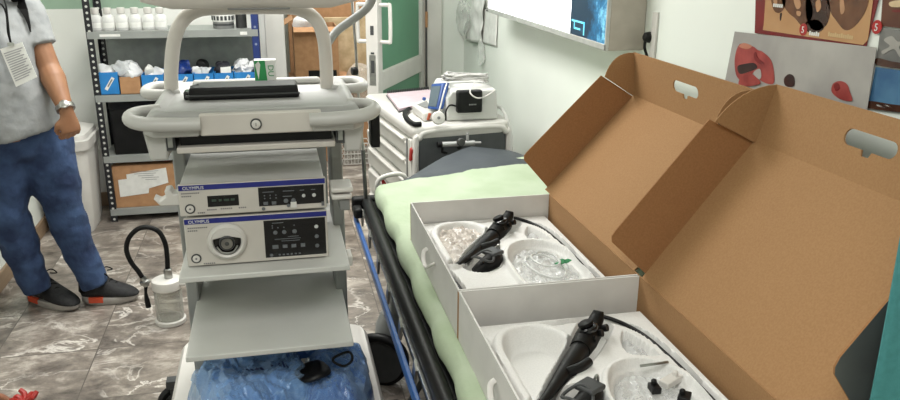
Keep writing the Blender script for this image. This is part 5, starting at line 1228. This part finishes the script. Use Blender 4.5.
for (px, py, s_) in ((803.5,29.5,'5'),(877,27,'5')):
    c = W2(px,py,.0056); bq_ = obj('number_badge', B().lathe([(.001,0),(.0145,0),(.0145,.0008),(.001,.0008)], c, (-1,0,0), 20), RBADGE, p1)
    text('number', s_, .022, c+Vector((-.0012,.006,-.008)), (0,-1,0), Z_, PAPER, bq_)
text('caption', 'Ulcera', .011, W2(775,6,.0068), (0,-1,.02), Z_, PAPER, p1) if False else None
b = B(); 
for k in range(5):
    c = W2(774+k*2.0,5.2+k*.2,.0066); b.box((c.x-.0004,c.y-.003,c.z-.004),(c.x,c.y+.003,c.z+.004))
obj('caption', b, PAPER, p1)
for x0, y0, nn_, m in ((810,33.5,5,PAPER),(829,34.5,12,mat('caption_tan',(206,176,130),.5))):
    b = B()
    for k in range(nn_):
        c = W2(x0+k*2.1,y0+k*.28,.0056); b.box((c.x-.0004,c.y-.0028,c.z-.004),(c.x,c.y+.0028,c.z+.004+.002*(k%3==0)))
    obj('caption', b, m, p1)
p2 = thing('poster', 'grey poster with red specimens, tucked behind the carton lids', 'poster', W2(800,100))
GRYP = pm_('poster_grey', (176,172,166), (150,146,142), 5, .6)
obj('sheet', B().prism([W2(735,31.5,.008),W2(877,47.5,.008),W2(866,118,.008),W2(722,98,.008)], (-.001,0,0)), GRYP, p2)
REDS = pm_('specimen_red', (168,74,68), (136,48,46), 22, .35); REDD = pm_('specimen_black', (40,22,20), (60,30,26), 22, .3); PNK = mat('specimen_rim', (188,120,96), .4)
blob([(740,44),(752,46),(758,50),(763,52),(771,60),(774,72),(773,84),(760,80),(757,70),(748,78),(741,80),(736,74),(735,58)], .0098, REDS, p2, 'specimen')
blob([(739,46),(744,43),(752,46),(748,49),(742,48)], .0106, PNK, p2, 'specimen_rim')
blob([(738,66),(744,64),(754,63),(757,68),(748,72),(741,74),(738,71)], .0106, REDD, p2, 'specimen_shadow')
blob([(754,72),(760,69),(761,78),(755,79)], .0106, GRYP, p2, 'specimen_gap')
blob([(741,76),(748,73),(755,76),(760,84),(740,86)], .0112, REDS, p2, 'specimen')
blob([(756,52),(758,58),(764,63),(760,64),(755,60),(754,54)], .0112, DKRED, p2, 'specimen_fold')
blob([(786,76),(790,74),(794,77),(794,86),(786,86),(784,80)], .0098, REDD, p2, 'specimen')
blob([(833,84),(840,81),(847,84),(850,92),(852,101),(840,99),(832,92)], .0098, REDS, p2, 'specimen')
blob([(834,85),(838,83),(840,88),(836,91)], .0106, DKRED, p2, 'specimen_shadow')
def photo(pts, m, label, extra=()):
    r = thing('photo_print', label, 'photo', W2(*pts[3])); obj('sheet', B().prism([W2(px,py,.003) for px, py in pts], (-.001,0,0)), m, r)
    for e in extra: blob(e[0], .0046, e[1], r, e[2])
    return r
photo([(885,-30),(940,-24),(938,33),(881,26)], pm_('photo_brown', (104,62,42), (84,48,34), 9), 'brown photo print at the right edge, topmost of three', [([(890,2),(905,0),(908,6),(892,7)],CARDPALE,'pale_caption'),([(893,10),(906,10),(906,12),(894,12)],DKRED,'caption_line')])
photo([(881,27.5),(938,35),(936,73),(876,65)], pm_('photo_grey', (128,126,122), (92,92,92), 10), 'grey photo print of knotted strands, middle of three at the right edge', [([(884,40),(892,36),(899,42),(907,36),(908,40),(899,47),(905,56),(900,57),(894,49),(884,54),(882,51),(890,46)],mat('strand_grey',(160,156,150),.5),'strand'),([(877,58),(890,61),(905,64),(904,69),(877,65)],BRN2,'strip')])
photo([(876,67),(936,75),(934,118),(868,108)], pm_('photo_blue', (40,82,124), (84,128,160), 9), 'blue photo print at the right edge, lowest of three', [([(869,101),(890,104),(910,107),(910,113),(868,108)],BRN2,'caption_strip'),([(878,104),(890,106),(890,108),(878,106)],PAPER,'caption')])

# ================================================================== FOREGROUND RIGHT: TEAL PANEL
def teal_fn(u, v):
    z = .742 + .858*v; x = .862 + .38*u; y = .90 + .012*math.sin(u*9)*(1-.5*v) - .10*u
    if u < .04: y += .0
    return Vector((x + .010*(1-v)*math.sin(v*4), y, z))
tl = thing('curtain', 'teal fabric curtain hanging at the right edge in front of the carton', 'curtain', (.95,.88,.742))
obj('cloth', B().grid(teal_fn, 30, 24), TEAL, tl, solid=.004, sharp=180)
obj('curtain_rail', B().tube([(.84,.91,1.605),(XR-.002,.80,1.605)], .010, 10), STEEL, tl)

# red thing on the floor, bottom left
rc = at(24,398,z=.03)
b = B()
for k in range(7):
    a = k*.9; b.spline([rc-Z_*.022, rc+Vector((.03*math.cos(a),.03*math.sin(a),-.0)), rc+Vector((.045*math.cos(a+.3),.045*math.sin(a+.3),-.024 if k % 2 else .015))], [.008,.011,.008], 8)
tag(obj('red_bow', b, RED, loc=rc-Z_*.028), 'small dark red bow-like thing on the floor at the lower left', 'bow')
b = B().spline([at(-14,397,z=.025), at(0,397,z=.02), at(10,401,z=.015)], [.016,.014,.008], 10); tag(obj('leather_strap', b, mat('tan_leather', (142,92,66), .6), loc=at(-2,398,z=.0)), 'tan leather strap lying beside the small red bow on the floor', 'strap')

# ================================================================== LIGHT
def area(name, loc, rot, sx, sy, p, c=(1,1,1)):
    l = bpy.data.lights.new(name, 'AREA'); l.shape = 'RECTANGLE'; l.size, l.size_y, l.energy, l.color = sx, sy, p, c
    o = bpy.data.objects.new(name, l); C.objects.link(o); o.location = loc; o.rotation_euler = rot; return o
area('ceiling_or_fill_light', (-.15,3.3,2.58), (0,0,0), .9, 1.2, 60, (1,.985,.95))
area('ceiling_or_fill_light', (-.2,.1,2.58), (0,0,0), .9, 1.0, 34, (1,.985,.95))  # unseen fill placed up front to brighten curtain, near flap and cart
area('ceiling_or_fill_light', (.35,4.7,2.58), (0,0,0), .9, .5, 17, (1,.985,.95))  # added fill that brightens the far end of the right wall
area('corridor_light', (.6,5.95,2.55), (0,0,0), .9, .5, 40, (1,.985,.95))
wd_ = bpy.data.worlds.new('world'); SC.world = wd_; wd_.use_nodes = True
wd_.node_tree.nodes['Background'].inputs[0].default_value = (.9,.95,1,1); wd_.node_tree.nodes['Background'].inputs[1].default_value = .2
SC.view_settings.view_transform = 'Standard'; SC.view_settings.look = 'None'; SC.view_settings.exposure = 0
